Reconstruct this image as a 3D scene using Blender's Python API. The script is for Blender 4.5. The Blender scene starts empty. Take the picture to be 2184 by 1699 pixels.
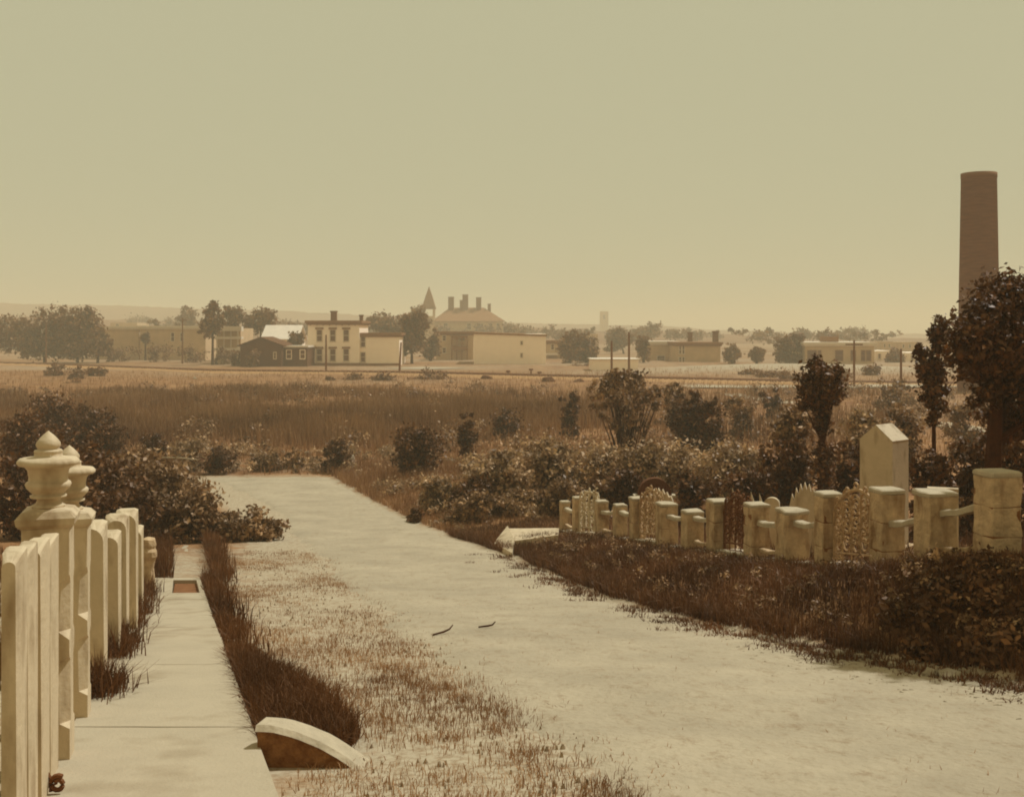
import bpy, math, random
import numpy as np
from mathutils import Vector, noise as mnoise

R = np.random.default_rng(7)
random.seed(7)
scene = bpy.context.scene
COL = scene.collection
rad = math.radians

# ------------------------------------------------------------------ camera, sky, sun, exposure
ZC = 6.0                      # eye height above the valley floor
FPX, CX, HY = 2415.0, 1091.5, 705.0   # photograph measured at 2183 px width
cam_d = bpy.data.cameras.new('camera'); cam = bpy.data.objects.new('camera', cam_d); COL.objects.link(cam)
cam.location = (0, 0, ZC); cam.rotation_euler = (rad(90), 0, 0)
cam_d.sensor_width = 36; cam_d.sensor_fit = 'HORIZONTAL'; cam_d.lens = 36 * FPX / 2183.5
cam_d.shift_y = -(849.5 - HY) / 2183.5
cam_d.clip_start = 0.05; cam_d.clip_end = 9000
scene.camera = cam

SUN_AZ, SUN_EL = rad(56), rad(57)     # azimuth clockwise from the view direction (+Y)
world = bpy.data.worlds.new('World'); scene.world = world; world.use_nodes = True
nt = world.node_tree; nt.nodes.clear()
sky = nt.nodes.new('ShaderNodeTexSky'); sky.sky_type = 'NISHITA'; sky.sun_disc = False
sky.sun_elevation = SUN_EL; sky.sun_rotation = SUN_AZ; sky.dust_density = 5.0; sky.air_density = 1.0
bw = nt.nodes.new('ShaderNodeRGBToBW')
mr = nt.nodes.new('ShaderNodeMapRange'); mr.clamp = True      # blue-blind plate: the whole sky is burnt out to one tone
mr.inputs['From Min'].default_value = 0.0; mr.inputs['From Max'].default_value = 20.0
mr.inputs['To Min'].default_value = 0.965; mr.inputs['To Max'].default_value = 1.03
tint = nt.nodes.new('ShaderNodeMix'); tint.data_type = 'RGBA'; tint.blend_type = 'MULTIPLY'
tint.inputs['Factor'].default_value = 1.0
tint.inputs['B'].default_value = (4.92, 4.76, 3.10, 1)
bg = nt.nodes.new('ShaderNodeBackground'); bg.inputs['Strength'].default_value = 0.1
wo = nt.nodes.new('ShaderNodeOutputWorld')
nt.links.new(sky.outputs[0], bw.inputs[0]); nt.links.new(bw.outputs[0], mr.inputs['Value'])
nt.links.new(mr.outputs[0], tint.inputs['A']); nt.links.new(tint.outputs['Result'], bg.inputs['Color'])
nt.links.new(bg.outputs[0], wo.inputs[0])

sun_d = bpy.data.lights.new('sun', 'SUN'); sun_d.energy = 3.6; sun_d.angle = rad(0.6); sun_d.color = (0.90, 1.0, 1.05)
sun = bpy.data.objects.new('sun', sun_d); COL.objects.link(sun)
sdir = Vector((math.sin(SUN_AZ) * math.cos(SUN_EL), math.cos(SUN_AZ) * math.cos(SUN_EL), math.sin(SUN_EL)))
sun.rotation_euler = sdir.to_track_quat('Z', 'Y').to_euler(); sun.location = (30, 20, 40)
scene.view_settings.view_transform = 'Standard'; scene.view_settings.look = 'None'
scene.view_settings.exposure = 0.0; scene.view_settings.gamma = 1.0
scene.view_settings.use_curve_mapping = False
scene.cycles.use_denoising = True; scene.cycles.filter_width = 1.9
scene.cycles.max_bounces = 6; scene.cycles.diffuse_bounces = 3; scene.cycles.volume_bounces = 1
scene.cycles.transparent_max_bounces = 4

# ------------------------------------------------------------------ materials (one sepia toned scale of greys)
def sep(g, pale=False):
    if pale is True: pale = (.775, .50)
    gr = pale[0] if pale else np.interp(g, [.01, .06, .2, .5], [.26, .33, .49, .63])
    br = pale[1] if pale else np.interp(g, [.01, .06, .2, .5], [.07, .10, .19, .32])
    k = g / (0.2126 + 0.7152 * gr + 0.0722 * br)
    return (float(k), float(k * gr), float(k * br), 1.0)

MATS = {}
def mat(name, lo, hi, scale=3.0, rough=.85, bump=0.0, bscale=None, detail=6.0, var=None, spec=.3, extra=None, stretch=None, trans=0.0, pale=False):
    """noise-blended two tone material; var: name of a per-face float attribute that shifts lo<->hi"""
    m = bpy.data.materials.new(name); m.use_nodes = True
    t = m.node_tree; b = t.nodes['Principled BSDF']
    b.inputs['Roughness'].default_value = rough
    b.inputs['Specular IOR Level'].default_value = spec; b.inputs['Specular Tint'].default_value = (1, .66, .38, 1)
    tc = t.nodes.new('ShaderNodeTexCoord'); src = tc.outputs['Object']
    if stretch:
        mp = t.nodes.new('ShaderNodeMapping'); mp.inputs['Scale'].default_value = stretch
        t.links.new(src, mp.inputs[0]); src = mp.outputs[0]
    n = t.nodes.new('ShaderNodeTexNoise'); n.inputs['Scale'].default_value = scale; n.inputs['Detail'].default_value = detail
    n.inputs['Roughness'].default_value = .65
    t.links.new(src, n.inputs['Vector'])
    rp = t.nodes.new('ShaderNodeMapRange'); rp.inputs['From Min'].default_value = .3; rp.inputs['From Max'].default_value = .7
    t.links.new(n.outputs['Fac'], rp.inputs['Value'])
    fac = rp.outputs[0]
    if var:
        at = t.nodes.new('ShaderNodeAttribute'); at.attribute_name = var
        mx = t.nodes.new('ShaderNodeMath'); mx.operation = 'MULTIPLY_ADD'; mx.inputs[1].default_value = .35
        t.links.new(fac, mx.inputs[0]); 
        sc = t.nodes.new('ShaderNodeMath'); sc.operation = 'MULTIPLY'; sc.inputs[1].default_value = .65
        t.links.new(at.outputs['Fac'], sc.inputs[0]); t.links.new(sc.outputs[0], mx.inputs[2]); fac = mx.outputs[0]
    mix = t.nodes.new('ShaderNodeMix'); mix.data_type = 'RGBA'
    mix.inputs['A'].default_value = sep(lo, pale); mix.inputs['B'].default_value = sep(hi, pale)
    t.links.new(fac, mix.inputs['Factor'])
    out = mix.outputs['Result']
    if extra: out = extra(t, out, tc)
    t.links.new(out, b.inputs['Base Color'])
    if bump:
        n2 = t.nodes.new('ShaderNodeTexNoise'); n2.inputs['Scale'].default_value = bscale or scale * 4; n2.inputs['Detail'].default_value = 5
        t.links.new(src, n2.inputs['Vector'])
        bp = t.nodes.new('ShaderNodeBump'); bp.inputs['Strength'].default_value = min(bump, 1); bp.inputs['Distance'].default_value = .02 * max(1, bump)
        t.links.new(n2.outputs['Fac'], bp.inputs['Height']); t.links.new(bp.outputs[0], b.inputs['Normal'])
    if trans:
        tr = t.nodes.new('ShaderNodeBsdfTranslucent'); t.links.new(out, tr.inputs['Color'])
        ms = t.nodes.new('ShaderNodeMixShader'); ms.inputs[0].default_value = trans
        o = t.nodes['Material Output']
        t.links.new(b.outputs[0], ms.inputs[1]); t.links.new(tr.outputs[0], ms.inputs[2]); t.links.new(ms.outputs[0], o.inputs['Surface'])
    MATS[name] = m
    return m

def stains(dark, scale, lo, hi, tone=False):
    def f(t, col, tc):
        n = t.nodes.new('ShaderNodeTexNoise'); n.inputs['Scale'].default_value = scale; n.inputs['Detail'].default_value = 8
        mp = t.nodes.new('ShaderNodeMapping'); mp.inputs['Scale'].default_value = (1, 1, .35)
        t.links.new(tc.outputs['Object'], mp.inputs[0]); t.links.new(mp.outputs[0], n.inputs['Vector'])
        r = t.nodes.new('ShaderNodeMapRange'); r.inputs['From Min'].default_value = lo; r.inputs['From Max'].default_value = hi
        t.links.new(n.outputs['Fac'], r.inputs['Value'])
        m = t.nodes.new('ShaderNodeMix'); m.data_type = 'RGBA'; m.inputs['B'].default_value = sep(dark, tone)
        t.links.new(r.outputs[0], m.inputs['Factor']); t.links.new(col, m.inputs['A'])
        return m.outputs['Result']
    return f

M_marble = mat('white_marble', .40, .47, 5, .6, .25, 30, extra=stains(.16, 7, .51, .76, (.60, .28)), pale=(.745, .455))
M_concrete = mat('pale_concrete', .31, .35, 3, .9, .3, 60, extra=stains(.21, 2.2, .53, .76, (.72, .42)), pale=True)
M_granite = mat('weathered_stone', .26, .44, 7, .9, 1.0, 22, extra=stains(.12, 7, .5, .72, (.5, .2)), pale=(.66, .36))
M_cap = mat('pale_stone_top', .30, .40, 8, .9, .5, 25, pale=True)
M_shaded_stone = mat('shaded_stone', .05, .17, 16, .95, .8, 30)  # stone darkened in colour to stand for its shaded front
M_joint = mat('mortar_joint', .08, .12, 8, .95)
M_iron = mat('painted_iron', .16, .38, 14, .7, .2, 40, pale=(.60, .30))
M_iron_dark = mat('rusted_iron', .04, .09, 14, .7, .2, 40)
M_leaf = mat('shrub_leaf', .012, .36, 1.2, .5, var='var', spec=.35, trans=.2)
M_leaf_dark = mat('dark_leaf', .008, .15, 1.2, .5, var='var', spec=.3, trans=.15)
M_leaf_pale = mat('pale_leaf', .012, .60, 1.2, .5, var='var', spec=.35, trans=.25)
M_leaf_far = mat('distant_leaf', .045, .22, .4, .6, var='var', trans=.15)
M_bark = mat('bark', .012, .035, 9, .95, .8, 20)
M_grass = mat('dark_grass', .008, .12, .8, .6, var='var', trans=.25)
M_grass_dry = mat('dry_grass', .07, .36, .8, .7, var='var', trans=.25)
M_grass_mid = mat('brown_grass', .04, .28, .8, .6, var='var', trans=.25)
M_reed = mat('reed', .03, .27, .25, .7, var='var', trans=.2)
M_rock = mat('field_stone', .18, .30, 4, .9, .7, 16, pale=True)
M_pebble = mat('pebble', .14, .30, 30, .95, pale=(.70, .42))
M_wood = mat('weathered_wood', .06, .12, 6, .9, .5, 30)
M_pale_wood = mat('bleached_wood', .35, .5, 10, .9, pale=True)
M_house_white = mat('white_clapboard', .78, .86, .8, .8, pale=(.80, .60))
M_house_tan = mat('tan_plaster', .34, .44, .5, .9, pale=(.66, .36))
M_house_dark = mat('dark_clapboard', .035, .06, .8, .9)
M_roof = mat('slate_roof', .10, .16, 1.0, .9)
M_roof_pale = mat('tin_roof', .55, .65, 1.0, .6, pale=(.82, .62))
M_trim = mat('window_trim', .45, .52, 2, .7, pale=(.78, .54))
M_trim_dark = mat('dark_trim', .10, .15, 2, .8)
M_glass = mat('window_pane', .03, .06, 2, .15, spec=.6)
M_brick = mat('chimney_brick', .06, .11, 1.2, .95, .6, 6, stretch=(.6, .6, 5))
M_heap = mat('earth_heap', .03, .06, 2, 1.0, .8, 8)
M_steel = mat('rail_steel', .06, .10, 3, .5)
M_ballast = mat('ballast', .22, .34, 5, 1.0, .6, 20)
M_path = mat('trodden_path', .28, .34, 1.5, 1.0, .4, 30, pale=True)

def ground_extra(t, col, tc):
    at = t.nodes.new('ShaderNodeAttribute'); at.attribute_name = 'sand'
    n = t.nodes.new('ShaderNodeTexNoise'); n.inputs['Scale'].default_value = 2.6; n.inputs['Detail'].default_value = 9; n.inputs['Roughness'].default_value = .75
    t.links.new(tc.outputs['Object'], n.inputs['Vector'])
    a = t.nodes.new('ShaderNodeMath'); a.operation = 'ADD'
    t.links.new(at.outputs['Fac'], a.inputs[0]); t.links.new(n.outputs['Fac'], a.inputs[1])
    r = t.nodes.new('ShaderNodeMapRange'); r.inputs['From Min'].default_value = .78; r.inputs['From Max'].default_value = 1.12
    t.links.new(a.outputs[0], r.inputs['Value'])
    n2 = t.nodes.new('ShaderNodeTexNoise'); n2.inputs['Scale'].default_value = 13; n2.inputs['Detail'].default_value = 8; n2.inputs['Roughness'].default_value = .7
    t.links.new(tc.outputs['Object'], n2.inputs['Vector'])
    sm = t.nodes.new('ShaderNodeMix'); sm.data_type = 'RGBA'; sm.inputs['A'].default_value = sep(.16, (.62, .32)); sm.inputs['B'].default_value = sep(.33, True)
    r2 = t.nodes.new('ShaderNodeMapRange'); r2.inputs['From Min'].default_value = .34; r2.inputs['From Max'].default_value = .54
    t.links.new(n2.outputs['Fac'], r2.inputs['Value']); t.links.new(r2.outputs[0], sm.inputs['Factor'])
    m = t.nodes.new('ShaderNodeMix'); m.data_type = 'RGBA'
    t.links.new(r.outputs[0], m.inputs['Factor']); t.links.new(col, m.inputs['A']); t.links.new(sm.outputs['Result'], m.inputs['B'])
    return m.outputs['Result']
M_ground = mat('meadow_soil', .055, .20, .35, 1.0, .8, 12, detail=9, extra=ground_extra)

def road_extra(t, col, tc):
    n = t.nodes.new('ShaderNodeTexNoise'); n.inputs['Scale'].default_value = 7; n.inputs['Detail'].default_value = 10; n.inputs['Roughness'].default_value = .85
    mp = t.nodes.new('ShaderNodeMapping'); mp.inputs['Scale'].default_value = (1, .55, 1)
    t.links.new(tc.outputs['Object'], mp.inputs[0]); t.links.new(mp.outputs[0], n.inputs['Vector'])
    r = t.nodes.new('ShaderNodeMapRange'); r.inputs['From Min'].default_value = .52; r.inputs['From Max'].default_value = .68
    t.links.new(n.outputs['Fac'], r.inputs['Value'])
    m = t.nodes.new('ShaderNodeMix'); m.data_type = 'RGBA'; m.inputs['B'].default_value = sep(.17, (.66, .36))
    t.links.new(r.outputs[0], m.inputs['Factor']); t.links.new(col, m.inputs['A'])
    return m.outputs['Result']
M_road = mat('sandy_road', .25, .345, .9, 1.0, 1.0, 18, extra=road_extra, pale=True)

# ------------------------------------------------------------------ helpers
class MB:
    def __init__(s): s.v = []; s.f = []
    def add(s, vs, fs):
        o = len(s.v); s.v += [tuple(map(float, p)) for p in vs]; s.f += [tuple(i + o for i in f) for f in fs]; return s
    def box(s, x0, x1, y0, y1, z0, z1):
        return s.add([(x0,y0,z0),(x1,y0,z0),(x1,y1,z0),(x0,y1,z0),(x0,y0,z1),(x1,y0,z1),(x1,y1,z1),(x0,y1,z1)],
                     [(0,3,2,1),(4,5,6,7),(0,1,5,4),(1,2,6,5),(2,3,7,6),(3,0,4,7)])
    def loft(s, rings, cap=True):
        n = len(rings[0]); o = len(s.v)
        for r in rings: s.v += [tuple(map(float, p)) for p in r]
        for k in range(len(rings) - 1):
            for i in range(n):
                j = (i + 1) % n
                s.f.append((o + k*n + i, o + k*n + j, o + (k+1)*n + j, o + (k+1)*n + i))
        if cap:
            s.f.append(tuple(o + i for i in range(n))[::-1]); s.f.append(tuple(o + (len(rings)-1)*n + i for i in range(n)))
        return s
    def lathe(s, prof, seg=24, c=(0,0)):
        return s.loft([[(c[0] + r*math.cos(2*math.pi*i/seg), c[1] + r*math.sin(2*math.pi*i/seg), z) for i in range(seg)] for r, z in prof])
    def tube(s, pts, rads, seg=6):
        rings = []
        pts = [Vector(p) for p in pts]
        if not hasattr(rads, '__len__'): rads = [rads] * len(pts)
        for i, p in enumerate(pts):
            d = (pts[min(i+1, len(pts)-1)] - pts[max(i-1, 0)])
            d = d.normalized() if d.length > 1e-9 else Vector((0,0,1))
            a = d.cross(Vector((0,0,1)));
            if a.length < 1e-3: a = d.cross(Vector((1,0,0)))
            a.normalize(); b = d.cross(a)
            rings.append([p + rads[i]*(a*math.cos(2*math.pi*k/seg) + b*math.sin(2*math.pi*k/seg)) for k in range(seg)])
        return s.loft(rings)
    def jitter(s, amp, freq=3.0, seed=0):
        out = []
        for p in s.v:
            q = Vector(p) * freq + Vector((seed, seed*1.7, -seed))
            n = mnoise.noise_vector(q)
            out.append((p[0] + n.x*amp, p[1] + n.y*amp, p[2] + n.z*amp))
        s.v = out; return s
    def mesh(s, name, m, smooth=False):
        me = bpy.data.meshes.new(name); me.from_pydata(s.v, [], s.f); me.update()
        if smooth:
            me.polygons.foreach_set('use_smooth', [True]*len(me.polygons))
        me.materials.append(m); return me
    def obj(s, name, m, parent=None, smooth=False):
        return link(bpy.data.objects.new(name, s.mesh(name, m, smooth)), parent)

def link(o, parent=None):
    COL.objects.link(o)
    if parent: o.parent = parent
    return o
def tag(o, label=None, cat=None, group=None, kind=None):
    if label: o['label'] = label
    if cat: o['category'] = cat
    if group: o['group'] = group
    if kind: o['kind'] = kind
    return o
def thing(name, label, cat, loc=(0,0,0), rz=0, group=None):
    o = bpy.data.objects.new(name, None); COL.objects.link(o); o.empty_display_size = .2
    o.location = loc; o.rotation_euler = (0, 0, rz)
    return tag(o, label, cat, group)

def np_mesh(name, verts, faces, m, var=None, parent=None, smooth=False):
    me = bpy.data.meshes.new(name)
    nv, nf, k = len(verts), len(faces), faces.shape[1]
    me.vertices.add(nv); me.vertices.foreach_set('co', verts.astype(np.float32).ravel())
    me.loops.add(nf * k); me.loops.foreach_set('vertex_index', faces.astype(np.int32).ravel())
    me.polygons.add(nf); me.polygons.foreach_set('loop_start', np.arange(0, nf*k, k, dtype=np.int32))
    me.update(calc_edges=True)
    if smooth: me.polygons.foreach_set('use_smooth', np.ones(nf, dtype=bool))
    if var is not None:
        a = me.attributes.new('var', 'FLOAT', 'FACE'); a.data.foreach_set('value', var.astype(np.float32))
    me.materials.append(m)
    return link(bpy.data.objects.new(name, me), parent)

def unit(a): return a / np.maximum(np.linalg.norm(a, axis=1, keepdims=True), 1e-9)

def P(px, py, Y): return Vector(((px - CX) / FPX * Y, Y, ZC + (HY - py) / FPX * Y))
def X(px, Y): return (px - CX) / FPX * Y
def Zp(py, Y): return ZC + (HY - py) / FPX * Y

# ------------------------------------------------------------------ terrain
BY = np.array([-8, 0, 3, 5.7, 8, 12, 16, 20, 25, 30, 36, 43, 52, 62, 80, 4000.])
BH = np.array([5.2, 4.65, 4.25, 3.85, 3.53, 2.95, 2.42, 1.92, 1.40, 1.00, .66, .40, .18, .06, 0, 0])
_yy = np.linspace(-8, 100, 2200); _hh = np.interp(_yy, BY, BH)
_k = np.exp(-np.linspace(-2.5, 2.5, 41)**2); _k /= _k.sum()
_hp = np.pad(_hh, 20, mode='reflect', reflect_type='odd'); _hh = np.convolve(_hp, _k, 'valid')
def xr(y): return np.interp(y, [-8, 0, 5, 8.15, 8.85, 11, 14, 20.8, 30, 43, 60], [9.5, 7.2, 4.9, 3.4, 3.05, 2.13, 1.2, .07, -2.75, -6.8, -13])
def xl(y): return np.interp(y, [-8, 0, 5, 8, 12, 20, 30, 38, 43, 60], [3.5, 1.2, -.1, -.9, -1.9, -3.9, -6.5, -9.5, -11.9, -24])
def xf(y): return 1.04 + 2.76 * (25.5 - y) / 13.4
def sst(a, b, x):
    t = np.clip((x - a) / (b - a), 0, 1); return t * t * (3 - 2 * t)
def H(x, y, micro=True):
    x = np.asarray(x, float); y = np.asarray(y, float)
    h = np.interp(y, _yy, _hh)
    bank = np.interp(y, [0, 7, 10, 12.1, 16, 21, 25.5, 30], [.85, .78, .68, .42, .36, .28, .02, 0])
    h = h + bank * sst(xr(y) + .05, xr(y) + 1.35, x)
    h = h + .45 * np.interp(y, [24, 29, 40, 50], [0, 1, 1, 0]) * sst(xr(y) + .2, xr(y) + 2.5, x)
    h = h + 1.1 * np.exp(-((x - 42) / 22)**2 - ((y - 168) / 14)**2) + .7 * np.exp(-((x + 12) / 30)**2 - ((y - 190) / 10)**2) * 0
    h = h + .38 * np.exp(-((y - 48) / 2.2)**2) * sst(-19, -15, x) * (1 - sst(-5.5, -3, x))
    if micro:
        h = h + .015 * np.sin(x * 2.3 + y * .7) * np.sin(y * 1.9 - x * .4) + .12 * np.sin(x * .13 + 1) * np.sin(y * .11) * sst(60, 90, y)
    return h
def Hs(x, y): return float(H(x, y))
def ground_at(px, py):
    """where the ground is that the photograph shows at this point"""
    lo, hi = 2.0, 400.0
    for _ in range(60):
        m = (lo + hi) / 2
        if Zp(py, m) > Hs(X(px, m), m): lo = m
        else: hi = m
    return Vector((X(px, lo), lo, Hs(X(px, lo), lo)))

ys = np.concatenate([np.arange(-8, 60, .3), 60 * np.exp(np.linspace(0, np.log(4000 / 60), 150))])
su = np.linspace(-1, 1, 321); xs = np.sinh(su * 6.2) / np.sinh(6.2) * 2600
XX, YY = np.meshgrid(xs, ys); ZZ = H(XX, YY)
nx, ny = len(xs), len(ys)
idx = np.arange(nx * ny).reshape(ny, nx)
F = np.stack([idx[:-1, :-1], idx[:-1, 1:], idx[1:, 1:], idx[1:, :-1]], -1).reshape(-1, 4)
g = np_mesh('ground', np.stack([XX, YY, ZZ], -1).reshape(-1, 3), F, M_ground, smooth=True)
# bare sandy soil: round the road, beyond the meadow and on the knoll
sand = np.zeros_like(XX)
near = sst(xl(YY) - 1.6, xl(YY) - .2, XX) * (1 - sst(xr(YY) - .1, xr(YY) + .45, XX)) * (1 - sst(42, 46, YY))
left = sst(-9, -7, XX + .28 * YY * 0) * (1 - sst(20, 27, YY)) * .55
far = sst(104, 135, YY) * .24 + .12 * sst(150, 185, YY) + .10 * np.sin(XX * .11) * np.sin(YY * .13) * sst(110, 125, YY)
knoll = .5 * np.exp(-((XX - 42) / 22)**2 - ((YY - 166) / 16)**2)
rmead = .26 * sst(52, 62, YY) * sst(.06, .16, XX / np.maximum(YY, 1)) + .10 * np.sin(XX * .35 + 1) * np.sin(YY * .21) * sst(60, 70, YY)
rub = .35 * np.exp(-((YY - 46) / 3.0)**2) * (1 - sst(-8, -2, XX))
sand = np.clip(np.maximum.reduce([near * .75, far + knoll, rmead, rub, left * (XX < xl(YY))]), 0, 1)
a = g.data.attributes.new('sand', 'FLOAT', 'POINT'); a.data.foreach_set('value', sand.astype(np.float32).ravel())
tag(g, kind='structure')

def sheet(name, ylist, fl, fr, m, dz, nseg=24, jag=0.0, seed=1):
    rr = np.random.default_rng(seed); vs = []; n = len(ylist)
    jl = np.convolve(rr.normal(0, jag, n + 6), np.ones(7)/2.6, 'valid'); jr = np.convolve(rr.normal(0, jag, n + 6), np.ones(7)/2.6, 'valid')
    for i, y in enumerate(ylist):
        x = np.linspace(fl(y) + jl[i], fr(y) + jr[i], nseg); ed = np.minimum(np.linspace(0, 1, nseg), np.linspace(1, 0, nseg)) * abs(fr(y) - fl(y))
        vs.append(np.stack([x, np.full(nseg, y), H(x, y) - .05 + (dz + .05) * np.clip(ed / .45, 0, 1)**.5 * (1 - .9 * sst(n - 5, n - 1, i))], -1))
    vs = np.concatenate(vs); ii = np.arange(n * nseg).reshape(n, nseg)
    f = np.stack([ii[:-1, :-1], ii[:-1, 1:], ii[1:, 1:], ii[1:, :-1]], -1).reshape(-1, 4)
    return tag(np_mesh(name, vs, f, m, smooth=True), kind='structure')
sheet('dirt_road', np.arange(-6, 43.6, .15), lambda y: xl(y) + .35, lambda y: xr(y) + .02, M_road, .028, 36, .10, 3)
sheet('footpath', np.arange(16.2, 27, .2), lambda y: -4.75 - .30 * (y - 16.2), lambda y: -4.38 - .29 * (y - 16.2), M_path, .03, 6, .05, 5)
# pale tracks and bare strips on the far side of the meadow
sheet('path', np.arange(118, 127, .5), lambda y: 17.5 + (y - 118) * .0 , lambda y: 46 + (126 - y) * .6, M_path, .10, 10, .6, 8).location.z = .02
def strip(name, pts, w, m, dz=.06):
    vs = []
    for i, (x, y) in enumerate(pts):
        x1, y1 = pts[min(i+1, len(pts)-1)]; x0, y0 = pts[max(i-1, 0)]
        d = Vector((x1-x0, y1-y0)).normalized(); n = Vector((-d.y, d.x))
        for s in (-1, 1):
            q = (x + n.x*s*w/2, y + n.y*s*w/2); vs.append((q[0], q[1], Hs(*q) + dz))
    f = [(2*i, 2*i+1, 2*i+3, 2*i+2) for i in range(len(pts)-1)]
    return tag(MB().add(vs, f).obj(name, m), kind='structure')

strip('path', [(X(1985, 74), 74), (X(2050, 70), 70), (X(2120, 66), 66)], 2.2, M_path)
strip('path', [(X(1555, 106), 106), (X(1600, 100), 100), (X(1690, 92), 92)], 2.0, M_path)
# ------------------------------------------------------------------ sidewalk
def sw_l(y): return -2.27 - .276 * (y - 5.75)
def sw_r(y): return -1.278 - .304 * (y - 5.7)
sw = bpy.data.objects.new('sidewalk', None); COL.objects.link(sw); tag(sw, kind='structure')
joints = [2.2, 4.0, 6.05, 8.2, 10.5, 13.2, 16.1]
for k in range(len(joints) - 1):
    y0, y1 = joints[k] + .012, joints[k+1] - .012
    rows = np.linspace(y0, y1, 9); top = []; b = MB(); cols = 7
    grid = []
    for y in rows:
        for u in (0, .2, .36, .46, .92, .97, 1):
            x = sw_l(y) * (1-u) + sw_r(y) * u
            grid.append((x, y, float(H(x, y, False)) + .085 + random.uniform(-.002, .002)))
    nr = len(rows); f = [(r*cols+c, r*cols+c+1, (r+1)*cols+c+1, (r+1)*cols+c) for r in range(nr-1) for c in range(cols-1)]
    if k == 5:      # the opening in the end slab
        f = [q for q in f if not (all(2 <= (i // cols) <= 7 for i in q) and all(3 <= (i % cols) <= 4 for i in q))]
    b.add(grid, f)
    # edges down into the soil
    edge = [r*cols for r in range(nr)][::-1] + list(range(cols)) + [r*cols+cols-1 for r in range(nr)] + [(nr-1)*cols+c for c in range(cols)][::-1]
    low = [(grid[i][0], grid[i][1], grid[i][2]-.16) for i in edge]; n = len(edge)
    up = [grid[i] for i in edge]
    b.add(up + low, [(i, n+i, n+i+1, i+1) for i in range(n-1)])
    if k == 5:
        hole = [grid[r*cols+c] for r, c in ((2,3),(2,4),(7,4),(7,3))]
        lowh = [(x, y, z-.14) for x, y, z in hole]
        b.add(hole + lowh, [(0,1,5,4),(1,2,6,5),(2,3,7,6),(3,0,4,7)])
        cov = MB().add([(x, y, z-.045) for x, y, z in hole] + [(x, y, z-.12) for x, y, z in hole], [(0,1,2,3),(0,4,5,1),(1,5,6,2),(2,6,7,3),(3,7,4,0)])
        cov.v = [((p[0]-hole[0][0])*.96+hole[0][0]+.006, (p[1]-hole[0][1])*.985+hole[0][1]+.01, p[2]) for p in cov.v]
        co = cov.obj('cellar_hatch', M_wood); tag(co, 'dark rectangular hatch sunk into the end of the concrete walk', 'hatch')
    b.obj('slab', M_concrete, sw)

# ------------------------------------------------------------------ left stone fence with urn posts
lf = thing('stone_fence', 'row of white marble plot posts with urns along the concrete walk', 'fence', (0,0,0))
fdir = Vector((-.276, 1, 0)).normalized(); fnor = Vector((fdir.y, -fdir.x, 0))   # along the row / towards the walk
def post_local(xr_edge, y, z):
    """matrix-like placement: local u across (towards the walk +), v along the row away from the eye"""
    return lambda u, v, w: Vector((xr_edge, y, z)) + fnor * u + fdir * v + Vector((0, 0, w))
def arch_post(px_right, Y, py_top, width, depth, seed, arch=True, chamfers=(), parent=lf, mat_=None):
    xe = X(px_right, Y); z0 = Hs(xe - .1, Y) - .15; ht = Zp(py_top, Y) - z0
    L = post_local(xe, Y, z0); w = width; b = MB()
    N = 9
    def outline(t):      # closed outline of the front (t=0, arched) and the back (t=1, square)
        pts = [(-w + .012*(1-t), 0), (-.006*(1-t), 0)]
        r = w/2 - .012
        sp = ht - w*.62 if arch else ht - .02
        for i in range(N + 1):
            a = math.pi * i / N
            ax, az = -w/2 + r*math.cos(a), sp + (r*1.05)*math.sin(a)*(1 if arch else .05)
            # square counterpart
            s = i / N
            if s < .25: bx, bz = 0, sp + (ht - sp)*(s/.25)
            elif s < .75: bx, bz = -w*(s-.25)/.5, ht
            else: bx, bz = -w, ht - (ht - sp)*((s-.75)/.25)
            pts.append((ax*(1-t) + bx*t, az*(1-t) + bz*t))
        return pts
    rings = [[L(u, 0, z) for u, z in outline(0)], [L(u, depth*.45, z) for u, z in outline(1)], [L(u, depth, z) for u, z in outline(1)]]
    b.loft(rings); b.jitter(.004, 9, seed)
    return b.obj('post', mat_ or M_marble, parent)
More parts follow.
